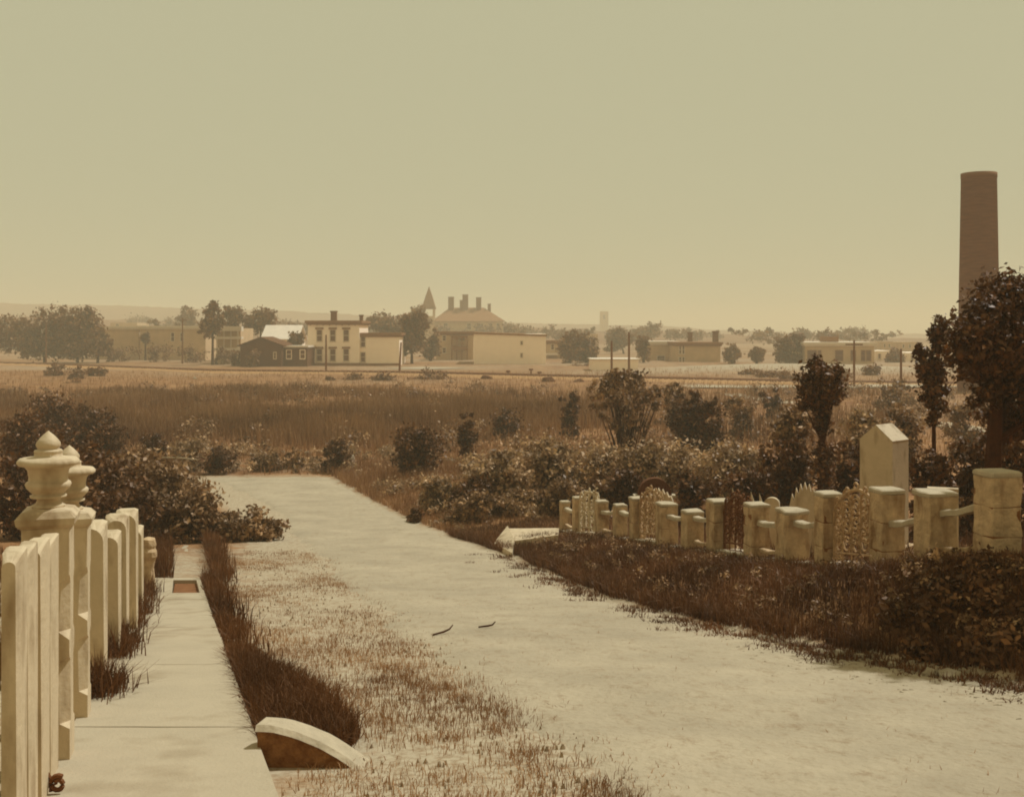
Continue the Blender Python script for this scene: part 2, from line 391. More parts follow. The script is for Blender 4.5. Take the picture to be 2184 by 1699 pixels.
def urn_post(px_right, Y, py_top, width, depth, seed):
    xe = X(px_right, Y); z0 = Hs(xe - .1, Y) - .15; ht = Zp(py_top, Y) - z0
    L = post_local(xe, Y, z0); w = width; b = MB(); rings = []
    secs = [(0, 0), (.28, 0), (.30, .045), (.52, .05), (.54, 0), (.60, 0), (.63, .05), (.80, .035), (.83, .005), (1, 0)]
    for s, c in secs:
        z = s * ht; d = depth; e = .0005
        cc = c + e
        rings.append([L(u, v, z) for u, v in ((-w+cc*.6, 0), (-cc, 0), (0, cc), (0, d-cc), (-cc, d), (-w+cc, d), (-w, d-cc), (-w, cc*.6))])
    b.loft(rings); b.jitter(.003, 9, seed); p = b.obj('post', M_marble, lf)
    c = MB(); zz = ht
    ring = lambda g, z: [L(u, v, z) for u, v in ((-w-g, -g), (g, -g), (g, depth+g), (-w-g, depth+g))]
    c.loft([ring(.002, zz+.001), ring(.022, zz+.02), ring(.026, zz+.05), ring(.002, zz+.078), ring(-.045, zz+.092)])
    c.obj('cap', M_marble, p)
    u = MB(); s = .98
    ctr = L(-w/2, depth/2, zz + .090)
    prof = [(.55,0),(.56,.06),(.42,.14),(.37,.26),(.40,.32),(.60,.37),(.61,.44),(.50,.50),(.60,.60),(.72,.74),(.76,.86),(.73,.95),(.65,1.0),(.64,1.15),(.68,1.4),(.78,1.55),(.98,1.61),(1.03,1.68),(1.02,1.77),(.94,1.86),(.62,1.89),
            (.47,1.93),(.46,2.08),(.48,2.12),(.44,2.18),(.34,2.2),(.38,2.28),(.41,2.36),(.39,2.46),(.30,2.60),(.16,2.76),(.05,2.86),(.01,2.9)]
    u.lathe([(r*.136, z*.124) for r, z in prof], 32)
    o = u.obj('urn', M_marble, p, True); o.location = ctr
    return p
arch_post(40, 4.0, 1185, .07, .2, 31)
arch_post(66, 4.3, 1172, .06, .2, 32)
arch_post(92, 4.55, 1164, .075, .20, 1)
arch_post(113, 4.95, 1152, .07, .20, 2)
urn_post(148, 5.3, 1126, .21, .21, 3)
urn_post(186, 6.3, 1124, .21, .21, 4)
arch_post(224, 7.95, 1117, .20, .22, 5)
arch_post(255, 8.7, 1137, .16, .20, 6)
arch_post(272, 9.7, 1101, .19, .22, 7)
arch_post(292, 10.4, 1090, .19, .22, 8)
arch_post(304, 11.8, 1125, .17, .22, 9)
# rough end stone
xe = X(325, 14.4); b = MB(); z0 = Hs(xe, 14.4) - .1
pr = [(.085,0),(.088,.2),(.075,.42),(.082,.52),(.105,.58),(.11,.64),(.085,.68),(.095,.72),(.08,.80),(.03,.82)]
b.lathe([(r, z) for r, z in pr], 14, (xe-.08, 14.5)); b.v = [(x, y, z + z0) for x, y, z in b.v]; b.jitter(.018, 8, 11)
o = b.obj('post', M_granite, lf); o['label'] = 'rough weathered end post'
# kerb stone tying the posts together
b = MB(); pts = [(y, X(p, y)) for p, y in ((30,3.9),(92,4.55),(148,5.3),(186,6.3),(224,7.95),(272,9.7),(304,11.8),(325,14.4))]
rings = []
for y, x in pts:
    c = Vector((x, y, Hs(x, y))); rings.append([c + fnor*u + Vector((0,0,w)) for u, w in ((-.17,-.15),(-.03,-.15),(-.03,.07),(-.17,.07))])
b.loft(rings); b.obj('kerb', M_granite, lf)

# small scrolled iron piece at the foot of the near posts
def spiral(c, r, turns, ax, ay, n=22, start=0.0, shrink=.8):
    return [c + ax*(r*(1-shrink*i/n)*math.cos(start+turns*2*math.pi*i/n)) + ay*(r*(1-shrink*i/n)*math.sin(start+turns*2*math.pi*i/n)) for i in range(n+1)]
gt = thing('iron_scroll', 'dark scrolled iron fragment at the foot of the nearest urn posts', 'ironwork', (X(110, 4.75), 4.75, Hs(X(110, 4.75), 4.75)))
UX, UZ = Vector((1,0,0)), Vector((0,0,1))
for k, (cx, cz, r, s_) in enumerate(((-.06, .06, .055, 0), (.03, .05, .05, 2), (-.03, .14, .045, 4), (.05, .13, .035, 1))):
    MB().tube(spiral(Vector((cx, -.02*k, cz)), r, 1.4, UX, UZ, 18, s_, .7), .011, 5).obj('scroll', M_iron_dark, gt)

# round topped stone at the near edge of the walk
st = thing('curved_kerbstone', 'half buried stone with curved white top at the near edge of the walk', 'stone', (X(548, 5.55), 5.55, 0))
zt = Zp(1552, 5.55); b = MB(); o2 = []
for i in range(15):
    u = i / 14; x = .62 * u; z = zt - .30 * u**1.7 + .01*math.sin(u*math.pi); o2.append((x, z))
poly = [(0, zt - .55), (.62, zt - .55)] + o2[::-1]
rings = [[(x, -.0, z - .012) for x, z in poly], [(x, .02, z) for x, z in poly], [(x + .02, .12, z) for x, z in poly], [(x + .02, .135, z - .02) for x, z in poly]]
b.loft(rings); b.jitter(.006, 12, 3); b.obj('stone_block', M_shaded_stone, st)  # the front's shade is put into this block's dark colour
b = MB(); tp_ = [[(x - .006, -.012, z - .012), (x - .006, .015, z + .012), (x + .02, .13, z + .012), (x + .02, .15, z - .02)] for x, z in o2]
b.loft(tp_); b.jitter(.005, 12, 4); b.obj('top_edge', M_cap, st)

# ------------------------------------------------------------------ right stone fence round the burial plots
def f_at(px):
    k = (px - CX) / FPX
    t = (k * 25.5 - 1.04) / (2.76 + k * 13.4); return Vector((1.04 + 2.76*t, 25.5 - 13.4*t, 0))
rfd = Vector((-2.76, 13.4, 0)).normalized()       # along the fence, away from the eye
rfn = Vector((-rfd.y, rfd.x, 0))                  # towards the road
rf = thing('plot_fence', 'stone post and rail fence along the top of the road bank', 'fence', (0,0,0))
def rpost(pl, pr_, py_top, seed, blocks=1, rough=.008, w=None):
    c = f_at((pl + pr_) / 2); Y = c.y
    wpx = (pr_ - pl) / FPX * Y
    w = w or max(.17, wpx * .79); d = w
    z0 = Hs(c.x, c.y) - .2; z1 = Zp(py_top, Y - .1)
    def ring(z, s): return [c + rfn*u*w*s/2 + rfd*v*d*s/2 + Vector((0,0,z)) for u, v in ((-1,-.96),(-.96,-1),(0,-1.01),(.96,-1),(1,-.96),(1.01,0),(1,.96),(.96,1),(0,1.01),(-.96,1),(-1,.96),(-1.01,0))]
    root = None
    zs = np.linspace(z0 + .2, z1 - .05, blocks + 1)
    for k in range(blocks):
        a0 = z0 if k == 0 else zs[k] + .007; a1 = zs[k+1]
        b = MB(); n = 6
        b.loft([ring(a0, .985)] + [ring(a0 + .012 + (a1-a0-.024)*i/n, 1.0) for i in range(n+1)] + [ring(a1, .985)])
        b.jitter(rough, 6, seed + k*3)
        root = root or b.obj('post', M_granite, rf)
        if k: b.obj('block', M_granite, root)
    if blocks > 1:
        b = MB(); b.loft([ring(z0 + .1, .95), ring(z1 - .06, .95)]); b.obj('mortar', M_joint, root)
    b = MB(); b.loft([ring(z1 - .048, 1.0), ring(z1 - .035, 1.03), ring(z1 - .012, 1.02), ring(z1, .90)]); b.jitter(rough*.8, 6, seed+9)
    b.obj('cap', M_cap, root)
    return c, w
PD = [(1192,1217,1069,1),(1219,1246,1060,1),(1268,1298,1068,1),(1306,1338,1076,1),(1340,1378,1061,2),(1397,1445,1073,2),(1452,1500,1089,1),(1506,1564,1067,3),
      (1586,1640,1075,3),(1654,1722,1087,1),(1738,1795,1051,3),(1857,1925,1043,3),(1952,2036,1048,1),(2082,2170,1005,3)]
posts = []
for i, (a0, a1, t, n) in enumerate(PD):
    posts.append(rpost(a0, a1, t, 20 + i*5, n, .030 if i in (9, 12) else .014))
GATES = {1: 'pale', 4: 'mid', 7: 'dark', 10: 'big'}
for i in range(len(posts) - 1):
    (c0, w0), (c1, w1) = posts[i], posts[i+1]
    d = (c1 - c0).normalized(); a0 = c0 + d*(w0/2 + .004); a1 = c1 - d*(w1/2 + .004); n = Vector((-d.y, d.x, 0))
    za, zb = Hs(a0.x, a0.y), Hs(a1.x, a1.y)
    # sill between the posts
    hs = .13 if i in GATES else .09
    b = MB(); rings = []
    for q, z in ((a0, za), (a1, zb)):
        rings.append([q + n*u + Vector((0,0,z+w)) for u, w in ((-.13,-.12),(.20,-.12),(.21,hs-.012),(.19,hs),(-.12,hs),(-.13,hs-.012))])
    b.loft(rings); b.jitter(.008, 5, i); b.obj('sill', M_cap, rf)
    if i in GATES: continue
    # rails
    for hh, rr in ((.55, .034), (.20, .026)) if i % 2 == 0 else ((.55, .036),):
        b = MB(); pts = [a0.lerp(a1, s) + Vector((0, 0, za + (zb-za)*s + hh - .03*math.sin(s*math.pi))) for s in np.linspace(0, 1, 6)]
        b.loft([[q + n*u*rr*1.5 + Vector((0, 0, w*rr)) for u, w in ((-1,-.9),(1,-.9),(1.05,.5),(.8,.9),(-.8,.9),(-1.05,.5))] for q in pts]); b.jitter(.016, 7, i); b.obj('rail', M_cap if hh > .4 else M_granite, rf)

def iron_gate(i, style, label):
    (c0, w0), (c1, w1) = posts[i], posts[i+1]
    d = (c1 - c0).normalized(); a0 = c0 + d*(w0/2 + .02); a1 = c1 - d*(w1/2 + .02)
    wd = (a1 - a0).length; z0 = Hs(a0.x, a0.y) + .09
    t = thing('iron_gate', label, 'gate', (a0.x, a0.y, z0), 0, 'iron gates of the burial plots')
    m = {'pale': M_marble, 'mid': M_iron, 'dark': M_iron_dark, 'big': M_iron}[style]
    top = {'pale': .86, 'mid': .88, 'dark': .80, 'big': .84}[style]
    dz = Hs(a1.x, a1.y) + .09 - z0
    pt = lambda u, z: d*(u*wd) + Vector((0, 0, z + dz*u))
    arch = [pt(0, 0)] + [pt(0, top*.72*s) for s in (.5, 1)]
    for k in range(1, 12):
        u = k/12; arch.append(pt(u, top*(.72 + .28*math.sin(u*math.pi)**.8)))
    arch += [pt(1, top*.72*s) for s in (1, .5)] + [pt(1, 0)]
    MB().tube(arch, .022, 6).obj('frame', m, t)
    MB().tube([pt(0, .03), pt(1, .03)], .022, 6).obj('bottom_bar', m, t)
    MB().tube([pt(0, .14), pt(1, .14)], .014, 5).obj('bottom_bar', m, t)
    rng = random.Random(i)
    nr, nc = (7, 5) if style == 'big' else (7, 4)
    for r in range(nr):
        for c in range(nc):
            u = (c + .5) / nc; z = .20 + r * (top*.68) / nr + (.02 if c % 2 else 0)
            if r == nr - 1 and c != 1: z -= .03
            rr_ = max(wd/nc, top*.66/nr) * .55
            cc = pt(u, z + .04)
            MB().tube(spiral(cc, rr_, 1.25, d, Vector((0,0,1)) * (1 if (r+c) % 2 else -1), 12, rng.uniform(0, 6), .6), .0145, 4).obj('scroll', m, t)
    for k in range(1, 5 if style != 'pale' else 4):
        u = k / (5 if style != 'pale' else 4)
        MB().tube([pt(u, .03), pt(u, top*(.70 + .26*math.sin(u*math.pi)))], .009, 5).obj('bar', m, t)
    # crest on the arch
    for k, u in enumerate((.3, .5, .7)):
        zc = top*(.72 + .28*math.sin(u*math.pi)**.8)
        MB().tube(spiral(pt(u, zc + .03), .04 if k != 1 else .055, 1.0, d, Vector((0,0,1)), 10, 0, .5), .014, 5).obj('crest', m, t)
    return t
iron_gate(1, 'pale', 'small pale scrolled gate at the far end of the fence')
iron_gate(4, 'mid', 'lacy scrolled gate in the middle of the far half of the fence')
iron_gate(7, 'dark', 'dark rusted gate between two jointed posts in mid fence')
iron_gate(10, 'big', 'largest arched scrollwork gate, in front of the tall monument')

# the broken kerb slab at the far end of the bank
sl = thing('broken_slab', 'white broken stone slab lying at the far end of the bank', 'slab', (0,0,0))
def gp(px, py, dz=0): q = ground_at(px, py); return Vector((q.x, q.y, q.z + dz))
q = [gp(1098, 1168, .14), gp(1190, 1158, .16), gp(1192, 1141, .16), gp(1085, 1146, .20)]
b = MB(); b.add(q + [Vector((v.x, v.y, v.z - .25)) for v in q], [(0,1,2,3),(0,4,5,1),(1,5,6,2),(2,6,7,3),(3,7,4,0)]); b.obj('top_slab', M_marble, sl)
q0, q1, q2, q3 = gp(1052, 1166, .08), gp(1092, 1188, .08), gp(1097, 1169, .17), gp(1082, 1147, .27)
b = MB(); b.add([q0, q1, q2, q3] + [Vector((v.x, v.y, v.z - .3)) for v in (q0, q1, q2, q3)], [(0,1,2),(0,2,3),(0,4,5,1),(1,5,6,2),(2,6,7,3),(3,7,4,0)]); b.obj('end_block', M_marble, sl)

# ------------------------------------------------------------------ monuments inside the plots
mo = P(1885, 1100, 17.0); mz = Hs(mo.x, 17.0)
mt = thing('gabled_monument', 'tall pale marble monument with gabled top behind the fence', 'monument', (mo.x, 17.0, mz), rad(-47))
hm = Zp(936, 17.0) - mz; hr = Zp(908, 17) - mz; w, dd = .265, .24
b = MB(); b.loft([[(-w,-dd,z),(w,-dd,z),(w,dd,z),(-w,dd,z)] for z in (-.2, hm - .001)]); b.obj('shaft', M_marble, mt)
b = MB(); e = .004
b.add([(-w-e,-dd-e,hm),(w+e,-dd-e,hm),(w+e,dd+e,hm),(-w-e,dd+e,hm),(0,-dd-e,hr+.03),(0,dd+e,hr+.03)], [(0,3,2,1),(0,1,4),(2,3,5),(1,2,5,4),(3,0,4,5)])
b.obj('gable', M_marble, mt)
b = MB().box(-w-.10, w+.10, -dd-.10, dd+.10, -.3, .16); b.obj('base', M_granite, mt)
def stone(name, label, px, Y, py_top, w, th, kind='round', rz=0, m=M_marble, cat='headstone'):
    x = X(px, Y); z = Hs(x, Y); h = Zp(py_top, Y) - z
    t = thing(name, label, cat, (x, Y, z), rz)
    poly = [(-w/2, -.2), (w/2, -.2)]
    if kind == 'round': poly += [(w/2*math.cos(a), h - w*.42 + w*.42*math.sin(a)) for a in np.linspace(0, math.pi, 11)]
    elif kind == 'crown':
        n = 7
        for k in range(n):
            xa = w/2 - w*k/n; hh = h*(.80 + .2*math.sin((k+.5)/n*math.pi))
            poly += [(xa, hh - .10), (xa - w/n/2, hh)]
        poly += [(-w/2, h*.7)]
    else: poly += [(w/2, h), (-w/2, h)]
    b = MB(); b.loft([[(x_, -th/2, z_) for x_, z_ in poly], [(x_, th/2, z_) for x_, z_ in poly]]); b.jitter(.004, 7, px)
    b.obj('tablet', m, t)
    MB().box(-w/2-.06, w/2+.06, -th/2-.06, th/2+.06, -.15, .10).obj('base', M_granite, t)
    return t
stone('crowned_headstone', 'pale headstone with spiky crown behind the near rough post', 1716, 15.6, 1028, .40, .10, 'crown', rad(-20))
stone('round_headstone', 'small round topped headstone beside the spiky crowned one', 1646, 17.0, 1060, .22, .09, 'round', rad(-20))
stone('pale_headstone', 'pale headstone behind the lacy gate, under the dark dome', 1404, 24.0, 1040, .62, .14, 'crown', rad(-15))
stone('square_headstone', 'square headstone just behind the near end of the fence', 2010, 13.2, 1040, .34, .12, 'flat', rad(-20))
dm = thing('domed_stone', 'dark half round stone dome standing among the bushes', 'stone', (X(1395, 27), 27, Hs(X(1395, 27), 27)))
zt = Zp(1018, 27) - dm.location.z
b = MB(); b.loft([[(.40*math.cos(a), y, zt - .40 + .40*math.sin(a)) for a in np.linspace(0, math.pi, 13)] + [(-.40, y, -.2), (.40, y, -.2)] for y in (-.12, .12)]); b.obj('dome', M_heap, dm)
b = MB().box(-.5, .5, -.15, .15, zt - .47, zt - .405); b.obj('ledge', M_cap, dm)
for k, (px, pyt, Y) in enumerate(((1566, 1040, 17.5), (1606, 1048, 16.9), (1624, 1052, 16.6))):
    x = X(px, Y); z = Hs(x, Y)
    t = thing('pointed_spike', ('tallest curved white spike rising behind the dark gate', 'white spike just left of another, behind the mid fence posts', 'white spike nearest the small round headstone')[k], 'spike', (x, Y, z), 0, 'white spikes in the burial plots')
    hh = Zp(pyt, Y) - z
    MB().tube([(0,0,-.1), (0,0,hh*.6), (-.01,0,hh*.85), (-.035,0,hh)], [.045, .042, .025, .003], 7).obj('shaft', M_marble, t)
    MB().box(-.09, .09, -.09, .09, -.1, .08).obj('base', M_granite, t)

# ------------------------------------------------------------------ plants
def leaf_cloud(blobs, n, size, clump=1.0, seed=0, shell=.35, up=.35, sv=.6):
    """blobs: (x, y, z, rx, ry, rz). leaves gathered in clumps through the volume"""
    r = np.random.default_rng(seed); blobs = np.array(blobs, float)
    vol = blobs[:, 3] * blobs[:, 4] * blobs[:, 5]; pr = vol**.75 / (vol**.75).sum()
    nc = max(8, int(n / 34)); bi = r.choice(len(blobs), nc, p=pr); B = blobs[bi]
    d = unit(r.normal(size=(nc, 3))); rr_ = r.random((nc, 1))**shell * r.uniform(.78, 1.08, (nc, 1))
    cen = B[:, :3] + d * rr_ * B[:, 3:]
    cs = (B[:, 3:].mean(1) * .20 * clump) * r.uniform(.6, 1.4, nc)
    ci = r.integers(0, nc, n)
    pts = cen[ci] + r.normal(size=(n, 3)) * cs[ci][:, None] * np.array([1, 1, .75])
    out = unit(pts - B[ci][:, :3])
    nr = unit(r.normal(size=(n, 3)) + out * .5 + np.array([0, 0, up]))
    t = unit(np.cross(nr, r.normal(size=(n, 3)))); bb = np.cross(nr, t)
    s = (size * r.uniform(1 - sv, 1 + sv, n))[:, None]
    V = np.stack([pts + t*s*.55, pts + bb*s*.28 + nr*s*.09, pts - t*s*.45, pts - bb*s*.28 + nr*s*.09], 1).reshape(-1, 3)
    Fc = np.arange(4*n).reshape(n, 4)
    cv = r.random(nc)[ci] * .5 + r.random(n) * .5
    return V, Fc, np.clip(cv, 0, 1)**2.1 * 1.4, cen
def Y_of(bl): return bl[0][1]
def bush(name, label, blobs, n, size, m, seed, base=None, cat='bush', group='bushes and shrubs', stems=8, clump=1.0, srad=.018, up=.35, shell=.35, fill=True):
    if fill:
        add_ = []
        for q in blobs:
            g_ = Hs(q[0], q[1]); gap = q[2] - g_
            if gap > 0: add_.append((q[0], q[1], g_ + gap*.45, q[3]*.85, q[4]*.85, gap*.55))
        blobs = list(blobs) + add_; n = int(n*1.3)
    if Y_of(blobs) < 90: n, size = int(n*.8), size*1.4
    V, Fc, cv, cen = leaf_cloud(blobs, n, size, clump*.85, seed, shell, up)
    bl = np.array(blobs)
    if base is None: base = (bl[:, 0].mean(), bl[:, 1].mean())
    z = Hs(*base); loc = np.array([base[0], base[1], z])
    gz = H(V[:, 0], V[:, 1], False) + .0
    V[:, 2] = np.maximum(V[:, 2], gz + .005 + (V[:, 2] - gz) * .0)
    t = thing(name, label, cat, tuple(loc), 0, group)
    np_mesh('foliage', V - loc, Fc, m, cv, t)
    rr_ = random.Random(seed); b = MB()
    for k in range(stems):
        c = Vector(cen[rr_.randrange(len(cen))]) - Vector(loc)
        s0 = Vector((c.x*.25 + rr_.uniform(-.08, .08), c.y*.25 + rr_.uniform(-.08, .08), -.1))
        mid = s0.lerp(c, .5) + Vector((rr_.uniform(-.1,.1), rr_.uniform(-.1,.1), .12*c.length))*.5
        b.tube([s0, s0.lerp(mid, .5), mid, mid.lerp(c, .55), c], [srad*1.3, srad*1.1, srad*.8, srad*.5, srad*.2], 5)
    b.obj('stems', M_bark, t)
    return t
def pb(px, py, rx, rz, Y, ry=None):
    """a foliage mass seen at px, py with half sizes in photo pixels, standing at depth Y"""
    k = Y / FPX; return (X(px, Y), Y, Zp(py, Y), rx*k, (ry if ry else rx*k), rz*k)
def tree(name, label, trunk_px, Y, base_z, blobs, n, size, m, seed, tr=.1, cat='tree', group='trees', limbs=9, clump=1.0, lean=0, top=None):
    V, Fc, cv, cen = leaf_cloud(blobs, n, size, clump, seed, .42, .3)
    x0 = X(trunk_px, Y); loc = Vector((x0, Y, base_z))
    t = thing(name, label, cat, tuple(loc), 0, group)
    np_mesh('crown', V - np.array(loc), Fc, m, cv, t)
    bl = np.array(blobs); ctr = Vector(bl[:, :3].mean(0)) - loc; ht = ctr.z if top is None else top
    b = MB(); rr_ = random.Random(seed)
    tp = [Vector((0,0,-.2)), Vector((ctr.x*.12, ctr.y*.1, ht*.3)), Vector((ctr.x*.45, ctr.y*.4, ht*.65)), Vector((ctr.x, ctr.y, ht*1.1))]
    b.tube(tp, [tr*1.35, tr, tr*.8, tr*.35], 8)
    for k in range(limbs):
        s = rr_.uniform(.5, .98); i = 1 if s < .65 else 2
        p0 = tp[1].lerp(tp[2], (s-.3)/.35) if s < .65 else tp[2].lerp(tp[3], (s-.65)/.45)
        c = Vector(cen[rr_.randrange(len(cen))]) - loc
        b.tube([p0, p0.lerp(c, .5) + Vector((0, 0, -.05*(c-p0).length)), c], [tr*.42, tr*.25, tr*.06], 5)
    b.obj('trunk', M_bark, t)
    return t

G_B = 'bushes and shrubs'
# left side of the road
bush('dark_bush', 'large dark bush directly behind the marble urns', [pb(215,1035,75,85,24,.9), pb(275,1075,60,60,23,.7), pb(180,1000,60,60,25.5,.8), pb(130,1010,70,90,26,1.0), pb(40,1040,80,90,25,.9), pb(140,1090,90,60,22.5,.7)], 13000, .085, M_leaf_dark, 101, clump=1.0)
bush('leafy_bush', 'leafy bush left of the road, right of the large dark bush', [pb(330,1025,70,70,27,.9), pb(390,1055,50,55,26,.7), pb(290,1000,60,45,28,.8)], 8000, .085, M_leaf, 102)
bush('leafy_bush', 'low bush spreading to the left edge of the road', [pb(425,1085,45,60,24.5,.6), pb(375,1090,50,45,24,.6)], 5200, .075, M_leaf, 103)
bush('roadside_bush', 'small rounded bush sticking out over the left edge of the road', [pb(525,1118,62,32,24.6,.55), pb(575,1128,34,24,24.6,.4), pb(490,1118,30,30,24.8,.4)], 5200, .07, M_leaf, 104)
for k, (px, py, rx, rz, Y, lab, m) in enumerate((
    (110, 880, 60, 55, 56, 'tall dark shrub at the left edge of the reed bed', M_leaf_dark),
    (190, 905, 60, 45, 52, 'dark shrub second from the left edge, above the urns', M_leaf_dark),
    (235, 935, 45, 35, 46, 'shrub at the lower left corner of the reed bed', M_leaf_dark),
    (60, 940, 70, 70, 40, 'dark shrub at the left edge behind the first urn', M_leaf_dark),
    (330, 945, 30, 25, 46, 'small round shrub left of the row of light bushes', M_leaf_dark),
    (405, 958, 50, 28, 45, 'light leaved bush at the left end of the rubble row', M_leaf_pale),
    (470, 975, 35, 28, 44.5, 'dark low bush at the left end of the road top', M_leaf_dark),
    (570, 985, 40, 20, 45.5, 'low scrubby bush in the middle behind the road end', M_leaf),
    (630, 978, 28, 20, 46, 'small scrubby bush right of the middle behind the road end', M_leaf),
    (722, 962, 33, 26, 45, 'round dark bush at the right end of the rubble row', M_leaf_dark),
    (890, 950, 55, 42, 40, 'round dark bush standing alone on the right bank', M_leaf_dark),
    (996, 915, 20, 40, 46, 'narrow upright bush among the reeds right of centre', M_leaf_dark),
    (882, 1098, 20, 15, 29.2, 'tiny dark plant on the right edge of the road', M_leaf_dark),
    (1080, 895, 40, 25, 62, 'low round bush in the reeds left of the tall open shrub', M_leaf_dark),
    (118, 790, 28, 20, 150, 'leftmost of four small bushes in front of the railway', M_leaf_far),
    (165, 800, 20, 22, 140, 'second of four small bushes in front of the railway', M_leaf_far),
    (205, 792, 22, 14, 150, 'third of four small bushes in front of the railway', M_leaf_far),
    (158, 822, 22, 14, 128, 'nearest of four small bushes in front of the railway', M_leaf_far),
    (760, 806, 32, 12, 140, 'low bush left of the leaning pole by the railway', M_leaf_far),
    (820, 808, 24, 11, 138, 'low bush below the leaning pole by the railway', M_leaf_far),
    (915, 805, 45, 15, 140, 'low wide bush right of the leaning pole by the railway', M_leaf_far),
    (700, 812, 12, 9, 138, 'small bush at the foot of the pole before the white house', M_leaf_far),
    )):
    kk = Y / FPX; z0 = Hs(X(px, Y), Y)
    bl = [pb(px, py, rx, rz, Y)]
    bl += [pb(px + rx*random.uniform(-.6, .6), py + rz*random.uniform(-.3, .5), rx*.55, rz*.6, Y - random.uniform(-.3, .6)*rx*kk) for _ in range(3)]
    size = .085 if Y < 70 else .24
    n = int(np.clip(rx*rz*2.6, 900, 6500)) if Y < 70 else 900
    bush('bush', lab, bl, n, size * (1 if Y < 50 else 1.25), m, 200 + k, stems=5)

# right hand shrubbery
BR = [
 (1060, 1000, 75, 55, 31, 'pale leaved bush at the left end of the shrubbery', M_leaf_pale, 6500, .085),
 (1165, 975, 85, 50, 33, 'pale leaved bush second from the left in the shrubbery', M_leaf_pale, 8000, .085),
 (1285, 990, 90, 52, 32, 'pale leaved bush in the middle of the shrubbery, left of the dome', M_leaf_pale, 8500, .085),
 (1420, 985, 90, 55, 32, 'pale leaved bush right above the dark stone dome', M_leaf_pale, 8500, .085),
 (1545, 990, 85, 52, 30, 'pale leaved bush at the right end of the shrubbery', M_leaf_pale, 8000, .08),
 (1000, 1055, 60, 38, 30, 'dark low bush below the left end of the shrubbery', M_leaf_dark, 4500, .08),
 (940, 1045, 42, 34, 31, 'light bush at the foot of the shrubbery beside the road', M_leaf_pale, 4200, .08),
 (1010, 1078, 55, 28, 28, 'bush at the road edge below the shrubbery', M_leaf, 4200, .075),
 (1110, 1072, 65, 30, 28, 'bush between the road edge and the far fence post', M_leaf, 5000, .075),
 (1230, 1042, 75, 22, 27.5, 'bush just behind the far end of the fence', M_leaf, 5000, .075),
 (1320, 1030, 65, 28, 27.8, 'dark bush behind the lacy gate', M_leaf_dark, 4500, .075),
 (1490, 1040, 60, 32, 25, 'dark bush behind the middle posts of the fence', M_leaf_dark, 4500, .075),
 (1600, 1030, 60, 40, 23, 'bush behind the white spikes', M_leaf_dark, 4500, .07),
 (1665, 985, 55, 60, 24, 'dark bush left of the vine clad trunk', M_leaf_dark, 5200, .075),
 (1700, 900, 50, 50, 30, 'shrub behind and left of the vine clad tree', M_leaf, 4500, .085),
 (1850, 905, 65, 38, 33, 'pale shrub left of and above the gabled monument', M_leaf_pale, 6000, .085),
 (1925, 895, 50, 42, 34, 'shrub behind the top of the gabled monument', M_leaf, 5000, .085),
 (1810, 990, 45, 70, 24, 'dark undergrowth left of the gabled monument', M_leaf_dark, 5200, .075),
 (1990, 1000, 60, 50, 19, 'weedy bush right of the gabled monument', M_leaf_dark, 4500, .065),
 (2065, 985, 50, 50, 21, 'weedy bush under the big right hand tree', M_leaf_dark, 4500, .065),
 (2150, 960, 60, 80, 19, 'dark bush at the right edge beyond the thick pillar', M_leaf_dark, 5200, .065),
 (1465, 880, 45, 50, 48, 'left of two dark bushes right of the tall open shrub', M_leaf_dark, 5200, .11),
 (1520, 890, 32, 45, 47, 'right of two dark bushes right of the tall open shrub', M_leaf_dark, 4000, .11),
 (1435, 835, 22, 25, 60, 'small bush behind the tall open shrub', M_leaf, 1800, .13),
 (1220, 855, 22, 22, 62, 'small bush left of the tall open shrub', M_leaf_dark, 1600, .13),
 (1640, 845, 25, 18, 75, 'small bush in the meadow left of the vine clad tree', M_leaf_dark, 1300, .15),
 (1580, 870, 40, 25, 60, 'straggling bush right of the two dark bushes', M_leaf, 2600, .13),
 (1900, 825, 45, 22, 80, 'scrub below the pole at the right', M_leaf, 2200, .16),
 (2060, 870, 55, 30, 50, 'scrub seen below the big right hand crown', M_leaf, 2600, .13),
]
for k, (px, py, rx, rz, Y, lab, m, n, size) in enumerate(BR):
    bl = [pb(px, py, rx*.9, rz*.85, Y)]
    rq = random.Random(900 + k)
    bl += [pb(px + rx*rq.uniform(-.7, .7), py + rz*rq.uniform(-.55, .5), rx*.5, rz*.55, Y + rq.uniform(-.5, .4)*rx*Y/FPX) for _ in range(5)]
    bl += [pb(px + rx*rq.uniform(-.5, .5), py + rz*.75, rx*.7, rz*.5, Y)]
    bush('bush', lab, bl, n, size, m, 300 + k, stems=7)
# tall open shrub with many upright stems
bush('open_shrub', 'tall open many stemmed shrub in front of the two poles', [pb(1335,835,75,42,45,1.3), pb(1290,850,40,40,45,.8), pb(1385,845,38,38,45,.8), pb(1330,805,45,22,45,.8), pb(1335,900,55,45,45,1.0)],
     6500, .10, M_leaf, 400, stems=46, clump=.55, srad=.03, base=(X(1335, 45), 45), fill=False)

